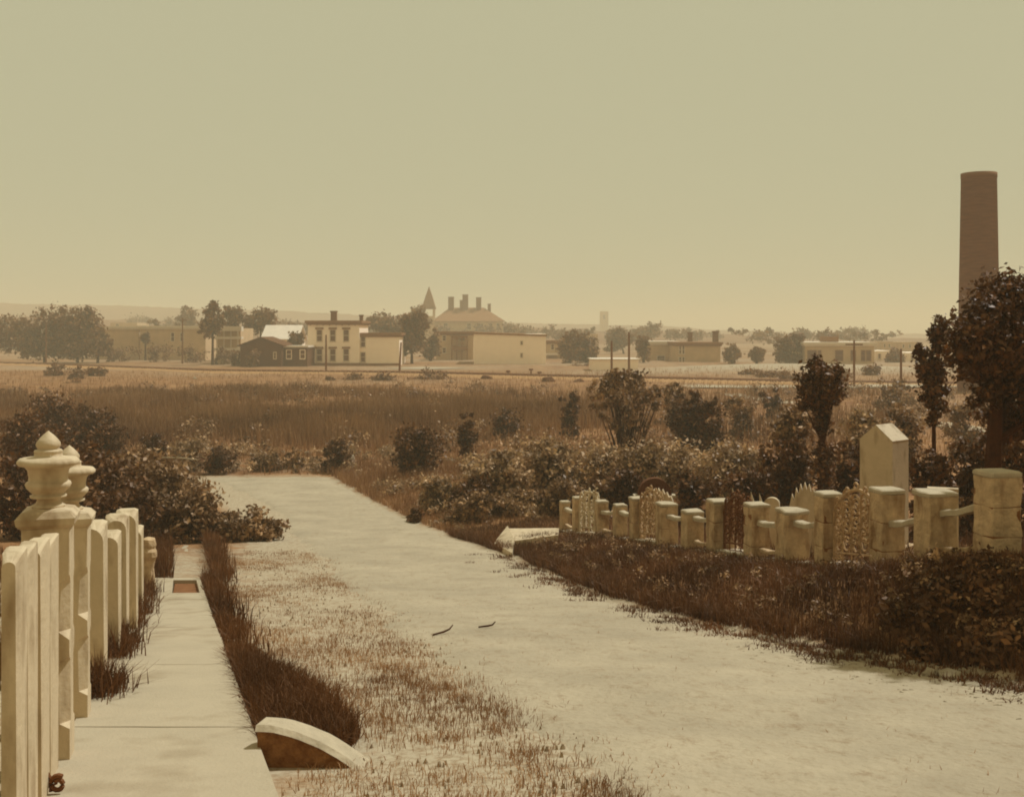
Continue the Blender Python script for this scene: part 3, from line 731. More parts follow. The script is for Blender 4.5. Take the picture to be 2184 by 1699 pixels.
# the trees at the right
zt = lambda px, Y: Hs(X(px, Y), Y)
tree('vine_clad_tree', 'small vine clad tree with round crown left of the monument', 1752, 22, zt(1752, 22),
     [pb(1752,812,48,42,22), pb(1732,848,32,32,22), pb(1782,800,22,26,22), pb(1745,778,25,16,22), pb(1762,845,34,30,22), pb(1752,905,17,50,22), pb(1752,990,24,60,22)], 7500, .085, M_leaf_dark, 501, tr=.09)
tree('young_tree', 'thin young tree with narrow crown right of the monument', 1993, 19.5, zt(1993, 19.5),
     [pb(1985,775,32,45,19.5), pb(1995,840,30,50,19.5), pb(1965,745,16,28,19.5), pb(2005,715,20,50,19.5), pb(1992,890,16,25,19.5)], 4800, .075, M_leaf_dark, 502, tr=.045)
tree('broad_tree', 'large dark tree at the right edge in front of the chimney', 2112, 16.0, zt(2112, 16.0),
     [pb(2085,690,55,75,16), pb(2150,640,70,70,16.3), pb(2060,760,42,60,15.8), pb(2130,780,70,80,16.4), pb(2210,720,80,110,16.5), pb(2100,840,45,45,16.2), pb(2230,840,80,70,16), pb(2070,720,45,60,15.6), pb(2160,900,60,50,16.6), pb(2120,720,60,90,15.9)], 24000, .075, M_leaf_dark, 503, tr=.13, limbs=14)

bush('ivy_tangle', 'dark tangled bush on the bank at the right edge of the picture', [pb(2040,1295,90,55,9.3,.5), pb(2130,1270,90,80,9.2,.5), pb(1940,1320,60,35,9.6,.4), pb(2090,1370,80,40,8.7,.35), pb(2000,1250,60,30,9.8,.4)], 11000, .042, M_leaf_dark, 450, stems=10, clump=1.0)
tree('shade_tree', 'tall unseen leafy tree added off the right edge to shade the road bank', 2610, 11.0, zt(2610, 11.0),  # out of view, added only to throw shade on the bank
     [pb(2540,210,200,190,10.8), pb(2550,20,210,200,10.9), pb(2580,400,210,180,11.0), pb(2620,120,240,220,11.5), pb(2640,420,240,200,11.6), pb(2560,620,180,120,10.9), pb(2600,-120,220,180,11.0), pb(2505,60,190,170,10.6), pb(2500,260,180,150,10.5), pb(2510,420,180,150,10.3)], 42000, .11, M_leaf_dark, 504, tr=.12, limbs=12, clump=.5)
bush('ivy_tangle', 'black shaded scrub at the foot of the bank at the right edge', [pb(2130,1390,70,40,8.4,.4), pb(1985,1390,70,26,8.8,.3), pb(2180,1330,60,60,8.6,.4)], 5000, .04, M_leaf_dark, 451, stems=6)
# ------------------------------------------------------------------ grass (uncountable)
def patch(x, y, f=1.0, s=0.0):
    return .5 + .25*(np.sin(x*1.7*f + s) * np.cos(y*1.3*f - s*2) + np.sin(x*.8*f - y*1.1*f + s*3) + .6*np.sin(x*3.1*f + y*2.3*f))
def blades(name, label, pts, hgt, wid, m, seed, lean=.35, cat='grass', pf=1.6):
    r = np.random.default_rng(seed); n = len(pts)
    z = H(pts[:, 0], pts[:, 1])
    hh = hgt * r.uniform(.45, 1.25, n) if np.isscalar(hgt) else hgt * r.uniform(.6, 1.2, n)
    w = wid * r.uniform(.6, 1.3, n)
    a = r.uniform(0, 2*np.pi, n); t = np.stack([np.cos(a), np.sin(a), 0*a], -1)
    la = r.uniform(0, 2*np.pi, n); ln = np.stack([np.cos(la), np.sin(la), 0*la], -1) * (np.abs(r.normal(0, lean, n)))[:, None]
    b0 = np.stack([pts[:, 0], pts[:, 1], z - .01], -1)
    up = np.array([0, 0, 1.0])
    mid = b0 + up*(hh*.55)[:, None] + ln*(hh*.3)[:, None]; tip = b0 + up*(hh*np.maximum(.35, 1 - np.linalg.norm(ln, axis=1)*.35))[:, None] + ln*hh[:, None]
    tw = t*w[:, None]
    V = np.stack([b0 - tw*.5, b0 + tw*.5, mid + tw*.38, mid - tw*.38, tip + tw*.06, tip - tw*.06], 1).reshape(-1, 3)
    i0 = (np.arange(n)*6)[:, None]
    Fc = np.concatenate([i0 + np.array([0,1,2,3]), i0 + np.array([3,2,4,5])], 1).reshape(-1, 4)
    cv = np.repeat(np.clip(r.random(n)*.55 + .45*np.clip(1.5*patch(pts[:, 0], pts[:, 1], pf, seed) - .25, 0, 1), 0, 1), 2)
    o = np_mesh(name, V, Fc, m, cv); return tag(o, label, cat, None, 'stuff')
def scatter(n, fy, fx, seed, dens=None):
    r = np.random.default_rng(seed); out = []
    tot = 0
    while tot < n:
        y = fy(r, n); x = fx(r, y)
        k = np.ones(len(y), bool) if dens is None else r.random(len(y)) < dens(x, y)
        out.append(np.stack([x[k], y[k]], -1)); tot += k.sum()
    return np.concatenate(out)[:n]
def tuft(pts_c, per, spread, seed):
    r = np.random.default_rng(seed)
    return (pts_c[:, None, :] + r.normal(0, spread, (len(pts_c), per, 2))).reshape(-1, 2)
U = lambda a, b: (lambda r, n: r.uniform(a, b, n))
# thick dark grass along the right edge of the walk
p = scatter(15000, lambda r, n: r.uniform(5.75, 9.0, n)**1.0, lambda r, y: sw_r(y) + .02 + r.random(len(y))**1.2*np.interp(y, [5.75, 6.2, 7.2, 8.2, 9.0], [.42, .58, .52, .30, .16]), 1)
blades('edge_grass', 'thick dark grass along the right edge of the concrete walk', p, .17, .009, M_grass, 11, .5)
p = scatter(3500, U(9, 24), lambda r, y: np.where(y < 16.2, sw_r(y), -4.3 - .29*(y-16.2)) + .03 + np.abs(r.normal(0, .15, len(y))), 2)
blades('edge_grass', 'darker tall grass beside the far end of the walk and footpath', p, np.interp(p[:, 1], [9, 13, 24], [.14, .26, .36]), .013, M_grass, 12, .4)
p = scatter(3000, U(16, 24), lambda r, y: -4.85 - .30*(y-16.2) - np.abs(r.normal(0, .8, len(y))), 23)
blades('edge_grass', 'dark tall grass left of the footpath beyond the walk', p, .34, .014, M_grass, 22, .35)
# weeds at the feet of the left posts
c = np.array([[sw_l(y) + random.uniform(-.06, .05), y] for y in (6.9, 7.05, 7.2, 7.3, 8.6, 8.8, 9.0, 9.2, 9.4, 10.6, 10.9, 11.3, 11.7, 12.0, 12.4, 12.9, 13.5, 14.0)])
blades('weeds', 'weedy grass tufts at the feet of the marble posts', tuft(c, 260, .085, 3), .30, .010, M_grass, 13, .5)
p = scatter(9000, U(7.5, 22), lambda r, y: sw_l(y) - .25 - r.exponential(1.6, len(y)), 24)
blades('plot_grass', 'short grass behind the marble posts', p, .22, .014, M_grass, 23, .5)
# sparse tufts on the sandy verge
tc_ = scatter(1300, lambda r, n: 4.2 + 18*r.random(n)**1.3, lambda r, y: sw_r(y) + .15 + r.random(len(y))*(xl(y) + .35 - sw_r(y)), 4, lambda x, y: np.clip(patch(x, y, .9, 2) - .2, 0, 1))
blades('verge_grass', 'sparse tufts of grass on the sandy verge left of the road', tuft(tc_, 20, .08, 5), .055, .0045, M_grass_dry, 14, .6)
tc_ = scatter(300, U(4.4, 9.5), lambda r, y: sw_r(y) + .3 + r.random(len(y))*(xl(y) + .35 - sw_r(y)), 41, lambda x, y: np.clip(patch(x, y, 1.6, 5) - .3, 0, 1))
blades('verge_grass', 'brown seeding grass on the sandy verge nearest the viewer', tuft(tc_, 24, .06, 6), .07, .0045, M_grass_mid, 15, .5)
tc_ = scatter(650, lambda r, n: 4.6 + 16*r.random(n)**1.5, lambda r, y: xl(y) + .2 + r.random(len(y))*(xr(y) - xl(y) - .3), 42, lambda x, y: .25 + .75*(np.abs(x - (xl(y)+xr(y))/2) > .28*(xr(y)-xl(y))))
blades('road_weeds', 'thin scattered weeds growing on the sandy road', tuft(tc_, 9, .05, 7), .055, .006, M_grass_dry, 16, .8)
# the road bank on the right
p = scatter(62000, lambda r, n: 7.2 + 19.5*r.random(n)**1.3, lambda r, y: xr(y) + .10 + r.random(len(y))*(xf(y) + .25 - xr(y)), 8)
blades('bank_grass', 'dense dark grass covering the bank below the plot fence', p, .16, .011, M_grass, 17, .6)
p = scatter(5200, U(7.0, 26), lambda r, y: xr(y) + .05 + np.abs(r.normal(0, .10, len(y))), 9)
blades('bank_grass', 'taller grass overhanging the right edge of the road', p, .24, .012, M_grass, 18, .5)
p = scatter(14000, U(9, 27), lambda r, y: xf(y) + .2 + r.random(len(y))*9, 10)
blades('plot_grass', 'rank grass and weeds inside the burial plots', p, .30, .014, M_grass, 19, .5)
p = scatter(22000, U(25, 46), lambda r, y: xr(y) + .1 + r.random(len(y))**1.4*(np.interp(y, [25, 46], [9, 16])), 20)
blades('slope_grass', 'mixed tall grass on the slope right of the road end', p, .36, .022, M_grass_mid, 20, .45, pf=.8)
p = scatter(12000, U(40, 62), lambda r, y: r.uniform(-24, 10, len(y)), 21, lambda x, y: np.where((y < 44) & (x > xl(y)) & (x < xr(y)), 0, 1))
blades('scrub_grass', 'rough grass and weeds beyond the end of the road', p, .40, .03, M_grass_mid, 21, .5, pf=.6)
# the marsh
def reed_d(x, y): return np.clip(1.6*patch(x*.17, y*.14, 1.0, .5) - .42 + .5*np.exp(-((y-70)/8)**2), 0, 1) * (1 - .85*sst(.02, .10, x/y))
p = scatter(60000, lambda r, n: 56 + 52*r.random(n), lambda r, y: r.uniform(-.47, .33, len(y))*y, 30, reed_d)
blades('reed_bed', 'broad dark reed bed filling the flat marsh', p, np.interp(p[:, 1], [56, 66, 108], [.8, 1.35, 1.0]) * (.55 + .75*patch(p[:, 0]*.35, p[:, 1]*.3, 1.0, 4)), .055, M_reed, 31, .2, pf=.23)
p = scatter(22000, lambda r, n: 52 + 110*r.random(n)**1.2, lambda r, y: r.uniform(-.48, .5, len(y))*y, 32)
blades('meadow_grass', 'light dry meadow grass around the reed bed', p, .5, .06, M_grass_dry, 33, .4, pf=.2)

def weeds(name, label, blobs, n, size, m, seed):
    V, Fc, cv, _c = leaf_cloud(blobs, n, size, 1.3, seed, .5, .5)
    gz = H(V[:, 0], V[:, 1]); V[:, 2] = np.maximum(V[:, 2], gz + .004)
    return tag(np_mesh(name, V, Fc, m, cv), label, 'weeds', None, 'stuff')
p = scatter(330, lambda r, n: 8.2 + 14*r.random(n)**1.15, lambda r, y: xr(y) + .35 + r.random(len(y))*(xf(y) + .1 - xr(y) - .35), 61)
hz_ = H(p[:, 0], p[:, 1]); r_ = np.random.default_rng(62)
weeds('bank_weeds', 'speckled low weeds growing through the bank grass', [(x, y, z + .10, q, q, q*.6) for (x, y), z, q in zip(p, hz_, r_.uniform(.06, .2, len(p)))], 11000, .036, M_leaf, 63)
p = scatter(420, lambda r, n: 50 + 66*r.random(n), lambda r, y: r.uniform(-.47, .46, len(y))*y, 64)
hz_ = H(p[:, 0], p[:, 1])
weeds('marsh_weeds', 'clumps of coarse weeds dotted over the marsh', [(x, y, z + q*.5, q*1.3, q, q*.8) for (x, y), z, q in zip(p, hz_, r_.uniform(.25, 1.0, len(p)))], 40000, .17, M_leaf, 65)
p = scatter(160, U(26, 47), lambda r, y: xr(y) + .4 + r.random(len(y))*np.interp(y, [26, 47], [4, 9]), 66)
hz_ = H(p[:, 0], p[:, 1])
weeds('slope_weeds', 'coarse weeds on the grassy slope beside the road', [(x, y, z + q*.4, q, q, q*.7) for (x, y), z, q in zip(p, hz_, r_.uniform(.12, .42, len(p)))], 16000, .085, M_leaf_pale, 67)
p = scatter(110, U(44.5, 51), lambda r, y: r.uniform(-18, -3, len(y)), 68)
hz_ = H(p[:, 0], p[:, 1])
weeds('bank_weeds', 'low weeds on the little bank beyond the road end', [(x, y, z + q*.4, q, q, q*.7) for (x, y), z, q in zip(p, hz_, r_.uniform(.15, .5, len(p)))], 12000, .10, M_leaf_pale, 69)
# ------------------------------------------------------------------ stones, sticks
def rock(label, px, py, s, seed, m=M_rock, name='field_stone', group='loose stones'):
    q = ground_at(px, py); rr_ = random.Random(seed); b = MB()
    ax = [s*rr_.uniform(.8, 1.4), s*rr_.uniform(.7, 1.1), s*rr_.uniform(.45, .75)]
    rings = []
    for i in range(6):
        t = -math.pi/2 + math.pi*(i+.15)/5.3
        rings.append([(ax[0]*math.cos(t)*math.cos(a), ax[1]*math.cos(t)*math.sin(a), ax[2]*math.sin(t)) for a in np.linspace(0, 2*math.pi, 9)[:-1]])
    b.loft(rings); b.jitter(s*.35, 2.2/s*.5, seed)
    o = b.obj(name, m); o.location = (q.x, q.y, q.z + ax[2]*.35); o.rotation_euler = (0, 0, rr_.uniform(0, 6))
    return tag(o, label, 'stone', group)
spots = [(1165,1228,.035,'stone at the road edge below the white broken slab'),
 (1745,1395,.05,'pale stone at the left end of the rubble on the right verge'), (1790,1400,.06,'pale flat stone second from the left in the rubble'),
 (1832,1405,.05,'round stone in the middle of the verge rubble'), (1868,1395,.055,'stone at the top of the verge rubble'),
 (1905,1425,.05,'stone right of the middle of the verge rubble'), (1945,1420,.06,'light stone nearing the right end of the verge rubble'),
 (1985,1445,.07,'large light stone at the right part of the verge rubble'), (2030,1450,.08,'flat stone near the right edge of the verge rubble'),
 (2075,1470,.07,'stone at the far right end of the verge rubble'), (1655,1370,.045,'small stone left of the verge rubble'),
 (960,985,.30,'grey boulder on the slope behind the right bank'), (745,985,.28,'flat stone by the round dark bush at the road end'),
 (700,962,.22,'pale stone left of the round dark bush'), (520,968,.22,'pale rubble stone in the middle of the rubble row'),
 (560,962,.2,'small pale rubble stone right of the middle of the row'), (600,966,.22,'pale rubble stone left of the scrubby bush'),
 (480,958,.2,'pale rubble stone behind the dark low bush'), (440,962,.22,'pale rubble stone at the left end of the row'),
 (655,968,.24,'pale rubble stone at the right of the row'), (845,1050,.06,'small white stone on the slope right of the road'),
 (415,808,.28,'tiny white stone on the meadow before the railway')]
for k, (px, py, s, lab) in enumerate(spots): rock(lab, px, py, s, 60 + k)
# broken rubble too small to count along the right verge
b = MB(); rq = random.Random(5)
for k in range(1700):
    px = rq.uniform(1560, 2180); py = np.interp(px, [1560, 1700, 2100, 2180], [1352, 1388, 1475, 1490]) + rq.gauss(0, 24)
    q = ground_at(px, py); s = rq.uniform(.008, .040)
    a = rq.uniform(0, 3); ca, sa = math.cos(a)*s, math.sin(a)*s
    b.add([(q.x+ca, q.y+sa, q.z-.01), (q.x-sa, q.y+ca, q.z-.01), (q.x-ca, q.y-sa, q.z-.01), (q.x+sa, q.y-ca, q.z-.01), (q.x+ca*.3, q.y+sa*.4, q.z+s*.9), (q.x-ca*.5, q.y-sa*.2, q.z+s*.8)],
          [(0,1,4),(1,2,5),(1,5,4),(2,3,5),(3,0,4),(3,4,5)])
o = b.obj('rubble', M_rock); tag(o, 'scatter of small broken rubble along the right verge', 'rubble', None, 'stuff')
b = MB(); pq = scatter(1500, lambda r, n: 4.4 + 18*r.random(n)**1.6, lambda r, y: sw_r(y) + .4 + r.random(len(y))*(xr(y) - sw_r(y) - .4), 77)
pz = H(pq[:, 0], pq[:, 1])
for (x, y), z in zip(pq, pz):
    s = rq.uniform(.005, .016); a = rq.uniform(0, 3); ca, sa = math.cos(a)*s, math.sin(a)*s; z += .018
    b.add([(x+ca, y+sa, z-.02), (x-sa, y+ca, z-.02), (x-ca, y-sa, z-.02), (x+sa, y-ca, z-.02), (x+ca*.3, y+sa*.4, z+s*.45), (x-ca*.5, y-sa*.2, z+s*.4)], [(0,1,4),(1,2,5),(1,5,4),(2,3,5),(3,0,4),(3,4,5)])
tag(b.obj('pebbles', M_pebble), 'small pebbles and clods strewn over the sandy road', 'pebbles', None, 'stuff')
c = scatter(220, lambda r, n: 7.0 + 14*r.random(n)**2, lambda r, y: xr(y) - .30 + r.normal(0, .2, len(y)), 51)
blades('verge_weeds', 'dark leafy weeds among the rubble on the right verge', tuft(c, 45, .07, 8), .08, .012, M_grass, 52, .9)
for k, (px, py, ln, ang, lab) in enumerate(((946, 1358, .12, .6, 'short bent twig lying on the road'), (1040, 1345, .09, .05, 'short straight twig on the road right of the bent one'))):
    q = ground_at(px, py); t = MB(); c_, s_ = math.cos(ang)*ln, math.sin(ang)*ln
    t.tube([(-c_, -s_, .0), (0, -.01, .012), (c_*.5, s_*.8, .02), (c_*.8, s_*1.4, .05)], [.008, .010, .008, .005], 6)
    o = t.obj('twig', M_bark); o.location = (q.x, q.y, q.z + .04); tag(o, lab, 'twig')
q0, q1, q2 = gp(350, 978, 1.0), gp(400, 984, .9), gp(465, 1012, .2)
fb = thing('fallen_branch', 'bleached fallen branch over the bushes left of the road', 'branch', (X(410, 27.5), 27.5, Hs(X(410, 27.5), 27.5)))
L0 = Vector(fb.location)
MB().tube([P(345,975,26.6)-L0, P(385,976,26.5)-L0, P(420,980,26.4)-L0], [.010, .016, .012], 6).obj('limb', M_pale_wood, fb)
MB().tube([P(372,976,26.5)-L0, P(380,972,26.4)-L0, P(388,966,26.3)-L0], [.010, .008, .004], 6).obj('twig', M_pale_wood, fb)

# ------------------------------------------------------------------ railway, poles
tr = thing('railway_track', 'railway line crossing the far side of the meadow', 'railway', (0,0,0))
RP = [(-170, 252), (-79, 193), (-43, 164), (-15, 152), (10, 138), (34, 128), (90, 108)]
def offs(pts, o, z):
    out = []
    for i, (x, y) in enumerate(pts):
        x1, y1 = pts[min(i+1, len(pts)-1)]; x0, y0 = pts[max(i-1, 0)]
        d = Vector((x1-x0, y1-y0)).normalized(); out.append(Vector((x - d.y*o, y + d.x*o, Hs(x, y) + z)))
    return out
b = MB(); rings = []
for l0, l1, l2, l3 in zip(offs(RP, -1.9, -.1), offs(RP, -1.2, .28), offs(RP, 1.2, .28), offs(RP, 1.9, -.1)): rings.append([l0, l1, l2, l3])
b.loft(rings); b.obj('ballast_bed', M_ballast, tr)
for o_ in (-.72, .72): MB().tube(offs(RP, o_, .42), .09, 4).obj('rail', M_steel, tr)
slp = MB(); npts = 160
fine = [(float(np.interp(s, np.linspace(0, 1, len(RP)), [p[0] for p in RP])), float(np.interp(s, np.linspace(0, 1, len(RP)), [p[1] for p in RP]))) for s in np.linspace(.15, .9, npts)]
A, Bq = offs(fine, -1.15, .34), offs(fine, 1.15, .34)
for a_, b_ in zip(A, Bq): slp.tube([a_, b_], .10, 4)
tag(slp.obj('sleepers', M_wood, tr), kind='stuff')

def pole(label, px, Y, py_top, lean_px=0, arms=0, r=.14):
    x = X(px, Y); z = Hs(x, Y); h = Zp(py_top, Y) - z
    t = thing('utility_pole', label, 'pole', (x, Y, z), 0, 'wooden poles by the railway')
    lx = lean_px / FPX * Y
    MB().tube([(0,0,-.4), (lx*.5,0,h*.5), (lx,0,h)], [r*1.15, r, r*.8], 8).obj('shaft', M_wood, t)
    for k in range(arms):
        MB().box(lx-.9, lx+.9, -.07, .07, h - .5 - k*.8, h - .36 - k*.8).obj('crossarm', M_wood, t)
    return t
pole('pole at the far left in front of the big trees', 98, 205, 690)
pole('pole with crossarm before the long pale building', 389, 205, 678, arms=1)
pole('pole standing in front of the white two storey house', 695, 158, 714)
pole('leaning pole at the right corner of the white house', 851, 155, 730, lean_px=4)
pole('left and shorter of two poles above the open shrub', 1304, 140, 727)
pole('right and taller of two poles above the open shrub', 1341, 142, 708)
pole('pole in front of the flat roofed brick building', 1821, 120, 726, arms=1, r=.12)
pole('pole left of the thin young tree', 1921, 110, 744, r=.12)
for k, (px, Y, pyt, lab) in enumerate(((1132, 150, 786, 'short railway post left of the shed'), (1150, 146, 792, 'second short railway post right of the first'), (1083, 152, 790, 'short railway post near the first dark heap'))):
    x = X(px, Y); z = Hs(x, Y); t = thing('railway_post', lab, 'post', (x, Y, z), 0, 'short posts by the railway')
    MB().tube([(0,0,-.2), (0,0,Zp(pyt, Y)-z)], [.12, .10], 6).obj('shaft', M_wood, t)
    MB().box(-.28, .28, -.05, .05, Zp(pyt, Y)-z-.25, Zp(pyt, Y)-z).obj('board', M_wood, t)
for k, (px, py, w_, h_, lab) in enumerate(((1037, 806, 15, 9, 'left dark heap beside the railway'), (1170, 814, 16, 11, 'middle dark heap beside the railway, the largest'), (1234, 814, 14, 7, 'right dark heap beside the railway'))):
    Y = 14490 / (py + 2 - HY); x = X(px, Y); kk = Y / FPX; b = MB(); rings = []
    for i in range(6):
        t = i / 5 * math.pi/2
        rings.append([(w_*kk*math.cos(t)*math.cos(a)+.001, w_*kk*.7*math.cos(t)*math.sin(a), h_*kk*1.15*math.sin(t) - .1) for a in np.linspace(0, 2*math.pi, 13)[:-1]])
    b.loft(rings); b.jitter(.18, 1.4, k*3+1); o = b.obj('earth_heap', M_heap); o.location = (x, Y, Hs(x, Y)); tag(o, lab, 'heap', 'dark heaps beside the railway')

# ------------------------------------------------------------------ far buildings
def frame_win(parent, x, z, w, h, trim=M_trim, pane=M_glass, hood=None, yf=0):
    f = MB(); t = .14
    f.box(x-w/2-t, x+w/2+t, yf-.10, yf+.02, z-t*1.3, z-.001); f.box(x-w/2-t, x+w/2+t, yf-.10, yf+.02, z+h+.001, z+h+t)
    f.box(x-w/2-t, x-w/2-.001, yf-.08, yf+.02, z, z+h); f.box(x+w/2+.001, x+w/2+t, yf-.08, yf+.02, z, z+h)
    f.box(x-w/2, x+w/2, yf-.07, yf+.02, z+h*.48, z+h*.54)
    fo = f.obj('window', trim, parent)
    MB().box(x-w/2, x+w/2, yf-.035, yf+.01, z, z+h).obj('pane', pane, fo)
    if hood: MB().box(x-w/2-.3, x+w/2+.3, yf-.26, yf+.01, z+h+t+.005, z+h+t+.32).obj('hood', hood, fo)
    return fo
def building(name, label, px0, px1, py_top, Y, depth, wall, wins=(), cornice=None, roof=None, base=None, rz=0, cat='building', zbase=None, group='buildings across the valley', hood=None, trim=M_trim):
    """wins: (px, py_top, py_bottom, width px)"""
    k = Y / FPX; x0 = X(px0, Y); W = (px1 - px0) * k
    z0 = Hs(x0 + W/2, Y) if zbase is None else zbase; h = Zp(py_top, Y) - z0
    t = thing(name, label, cat, (x0, Y, z0), rz, group)
    MB().box(0, W, 0, depth, -1, h).obj('wall', wall, t)
    for px, a, b_, w_ in wins:
        frame_win(t, (px - px0)*k, Zp(b_, Y) - z0, w_*k, (b_ - a)*k, trim=trim, hood=hood)
    if cornice:
        c = MB(); c.box(-.45, W+.45, -.45, depth+.3, h-.32, h+.12); c.box(-.25, W+.25, -.25, depth+.2, h-.62, h-.325)
        co = c.obj('cornice', cornice, t)
        if hood:
            for i in range(int(W/1.1)): MB().box(.4+i*1.1, .58+i*1.1, -.40, -.255, h-.72, h-.33).obj('bracket', cornice, co)
    if roof == 'flat': MB().box(-.15, W+.15, -.15, depth+.15, h+.002 + (.12 if cornice else 0), h+.18 + (.12 if cornice else 0)).obj('roof', M_roof_pale, t)
    if base: MB().box(-.06, W+.06, -.08, 0.5, -.9, base).obj('foundation', M_trim_dark, t)
    return t, x0, k, z0, h, W
def gable(t, W, depth, h, rise, m, axis='x', over=.4):
    b = MB()
    if axis == 'x':
        pr = [(-over, h-.1), (W/2, h+rise), (W+over, h-.1), (W+over, h-.3), (W/2, h+rise-.2), (-over, h-.3)]
        b.loft([[(x, y, z) for x, z in pr] for y in (-over, depth+over)])
        MB().loft([[(0,y_,h-.25),(W,y_,h-.25),(W/2,y_,h+rise-.2)] for y_ in (.02, depth-.02)]).obj('gable_wall', t.children[0].data.materials[0], t)
    else:
        pr = [(-over, h-.1), (depth/2, h+rise), (depth+over, h-.1), (depth+over, h-.3), (depth/2, h+rise-.2), (-over, h-.3)]
        b.loft([[(x, y, z) for y, z in pr] for x in (-over, W+over)])
    return b.obj('roof', m, t)
def chimney(t, x, y, z0, z1, w=.8):
    b = MB().box(x-w/2, x+w/2, y-w/2, y+w/2, z0, z1); b.box(x-w/2-.1, x+w/2+.1, y-w/2-.1, y+w/2+.1, z1+.002, z1+.25); b.obj('chimney', M_brick, t)

# long pale buildings, left
building('long_building', 'long low pale building behind the left hand trees', 205, 296, 697, 236, 14, M_house_tan, cornice=M_roof_pale)
t, *_ = building('long_building', 'pale building with two dark windows beside the long low one', 298, 438, 696, 232, 16, M_house_tan, [(368, 710, 727, 6), (388, 710, 727, 6)], cornice=M_roof_pale)
# porch house behind the tree
t, x0, k, z0, h, W = building('porch_house', 'house with white porch bands behind the slim tree', 464, 513, 700, 205, 10, M_house_tan)
for py_a, py_b in ((696, 706), (718, 723), (742, 747)):
    MB().box(-.5, W+.5, -1.6, 0, Zp(py_b, 205)-z0, Zp(py_a, 205)-z0).obj('porch_band', M_roof_pale, t)
for u in (.05, .35, .65, .95): MB().box(W*u-.1, W*u+.1, -1.4, -1.2, -.5, Zp(706, 205)-z0).obj('porch_post', M_trim, t)
# bright low roof behind
t, x0, k, z0, h, W = building('low_house', 'low house with bright roof behind the dark gabled house', 560, 632, 722, 215, 9, M_house_white)
gable(t, W, 9, h, 2.6, M_roof_pale, 'y')
# dark gabled house and annex
t, x0, k, z0, h, W = building('dark_house', 'dark clapboard house with low gable left of the white house', 512, 600, 735, 186, 9, M_house_dark, [(586, 752, 764, 4)])
gable(t, W, 9, h, 1.3, M_house_dark, 'x')
t, x0, k, z0, h, W = building('dark_annex', 'low dark annex with two white framed windows', 601, 655, 741, 188, 7, M_house_dark, [(616, 747, 764, 9), (645, 747, 764, 9)], trim=M_house_white)
MB().box(-.3, W+.2, -.35, 7.2, h+.002, h+.30).obj('roof', M_roof_pale, t)
# white house
t, x0, k, z0, h, W = building('white_house', 'white two storey house with dark bracketed cornice and chimney', 656, 766, 685, 195, 12, M_house_white,
    [(681,704,727,10),(709.5,704,727,10),(738,704,727,10),(681,745,769,10),(709.5,745,769,10),(738,745,769,10)], cornice=M_trim_dark, base=.45, hood=M_trim_dark)
chimney(t, (702-656)*k, 5, h, Zp(665, 195)-z0, 1.0); chimney(t, (757-656)*k, 8, h, Zp(673, 195)-z0, .6)
t, x0, k, z0, h, W = building('white_wing', 'lower white wing with blank wall right of the two storey house', 767, 851, 711, 196, 11, M_house_white,
    [(774, 719, 739, 8), (774, 752, 771, 8)], cornice=M_trim_dark, base=.4)
# school with spire, far
Yc = 440; kc = Yc / FPX
t, x0, k, z0, h, W = building('spired_school', 'big hazy school with pointed spire and three chimneys', 926, 1072, 685, Yc, 20, M_house_tan,
    [(1000,690,702,8),(1020,690,702,8),(1045,690,702,8),(1062,690,702,6),(950,690,702,8)])
b = MB(); e = 1.0
rz_ = Zp(655, Yc) - z0; xa, xb = (956-926)*k, (1030-926)*k
b.add([(-e,-e,h),(W+e,-e,h),(W+e,20+e,h),(-e,20+e,h),(xa,10,rz_),(xb,10,rz_)], [(0,1,5,4),(1,2,5),(2,3,4,5),(3,0,4),(0,3,2,1)]); b.obj('roof', M_roof, t)
for px, pyt, w_ in ((959, 633, 2.2), (983, 640, 1.8), (990, 628, 2.2), (1019, 634, 2.0), (1042, 648, 1.2)):
    chimney(t, (px-926)*k, 9, Zp(672, Yc)-z0, Zp(pyt, Yc)-z0, w_)
tx = (914-926)*k
tw = MB().box(tx-2.3, tx+2.3, -1, 3.6, -1, Zp(674, Yc)-z0).obj('tower', M_house_tan, t)
for sx in (-1, 1):
    for sy in (-1, 1): MB().box(tx+sx*1.95-.35, tx+sx*1.95+.35, 1.3+sy*1.95-.35, 1.3+sy*1.95+.35, Zp(674, Yc)-z0+.002, Zp(659, Yc)-z0-.002).obj('belfry_post', M_house_tan, tw)
MB().box(tx-2.6, tx+2.6, -1.3, 3.9, Zp(659, Yc)-z0, Zp(655, Yc)-z0).obj('belfry_cornice', M_roof, tw)
MB().loft([[(tx+sx*s, 1.3+sy*s, z) for sx, sy in ((-1,-1),(1,-1),(1,1),(-1,1))] for s, z in ((2.5, Zp(654.8, Yc)-z0), (1.3, Zp(632, Yc)-z0), (.05, Zp(611, Yc)-z0))]).obj('spire', M_roof, tw)
# porch block before the school
t, x0, k, z0, h, W = building('porch_block', 'pale tenement with dark porches left of the big blank building', 930, 1009, 708, 232, 12, M_house_tan, [(947,716,726,6),(947,742,752,6),(985,716,726,7)], cornice=M_trim_dark)
for pa, pb_ in ((716, 720), (738, 746)):
    MB().box(W*.42, W*.85, -1.5, -.0, Zp(pb_, 232)-z0, Zp(pa, 232)-z0).obj('porch', M_trim_dark, t)
for u in (.43, .56, .70, .84): MB().box(W*u-.12, W*u+.12, -1.4, -1.2, -.5, Zp(716, 232)-z0).obj('porch_post', M_trim_dark, t)
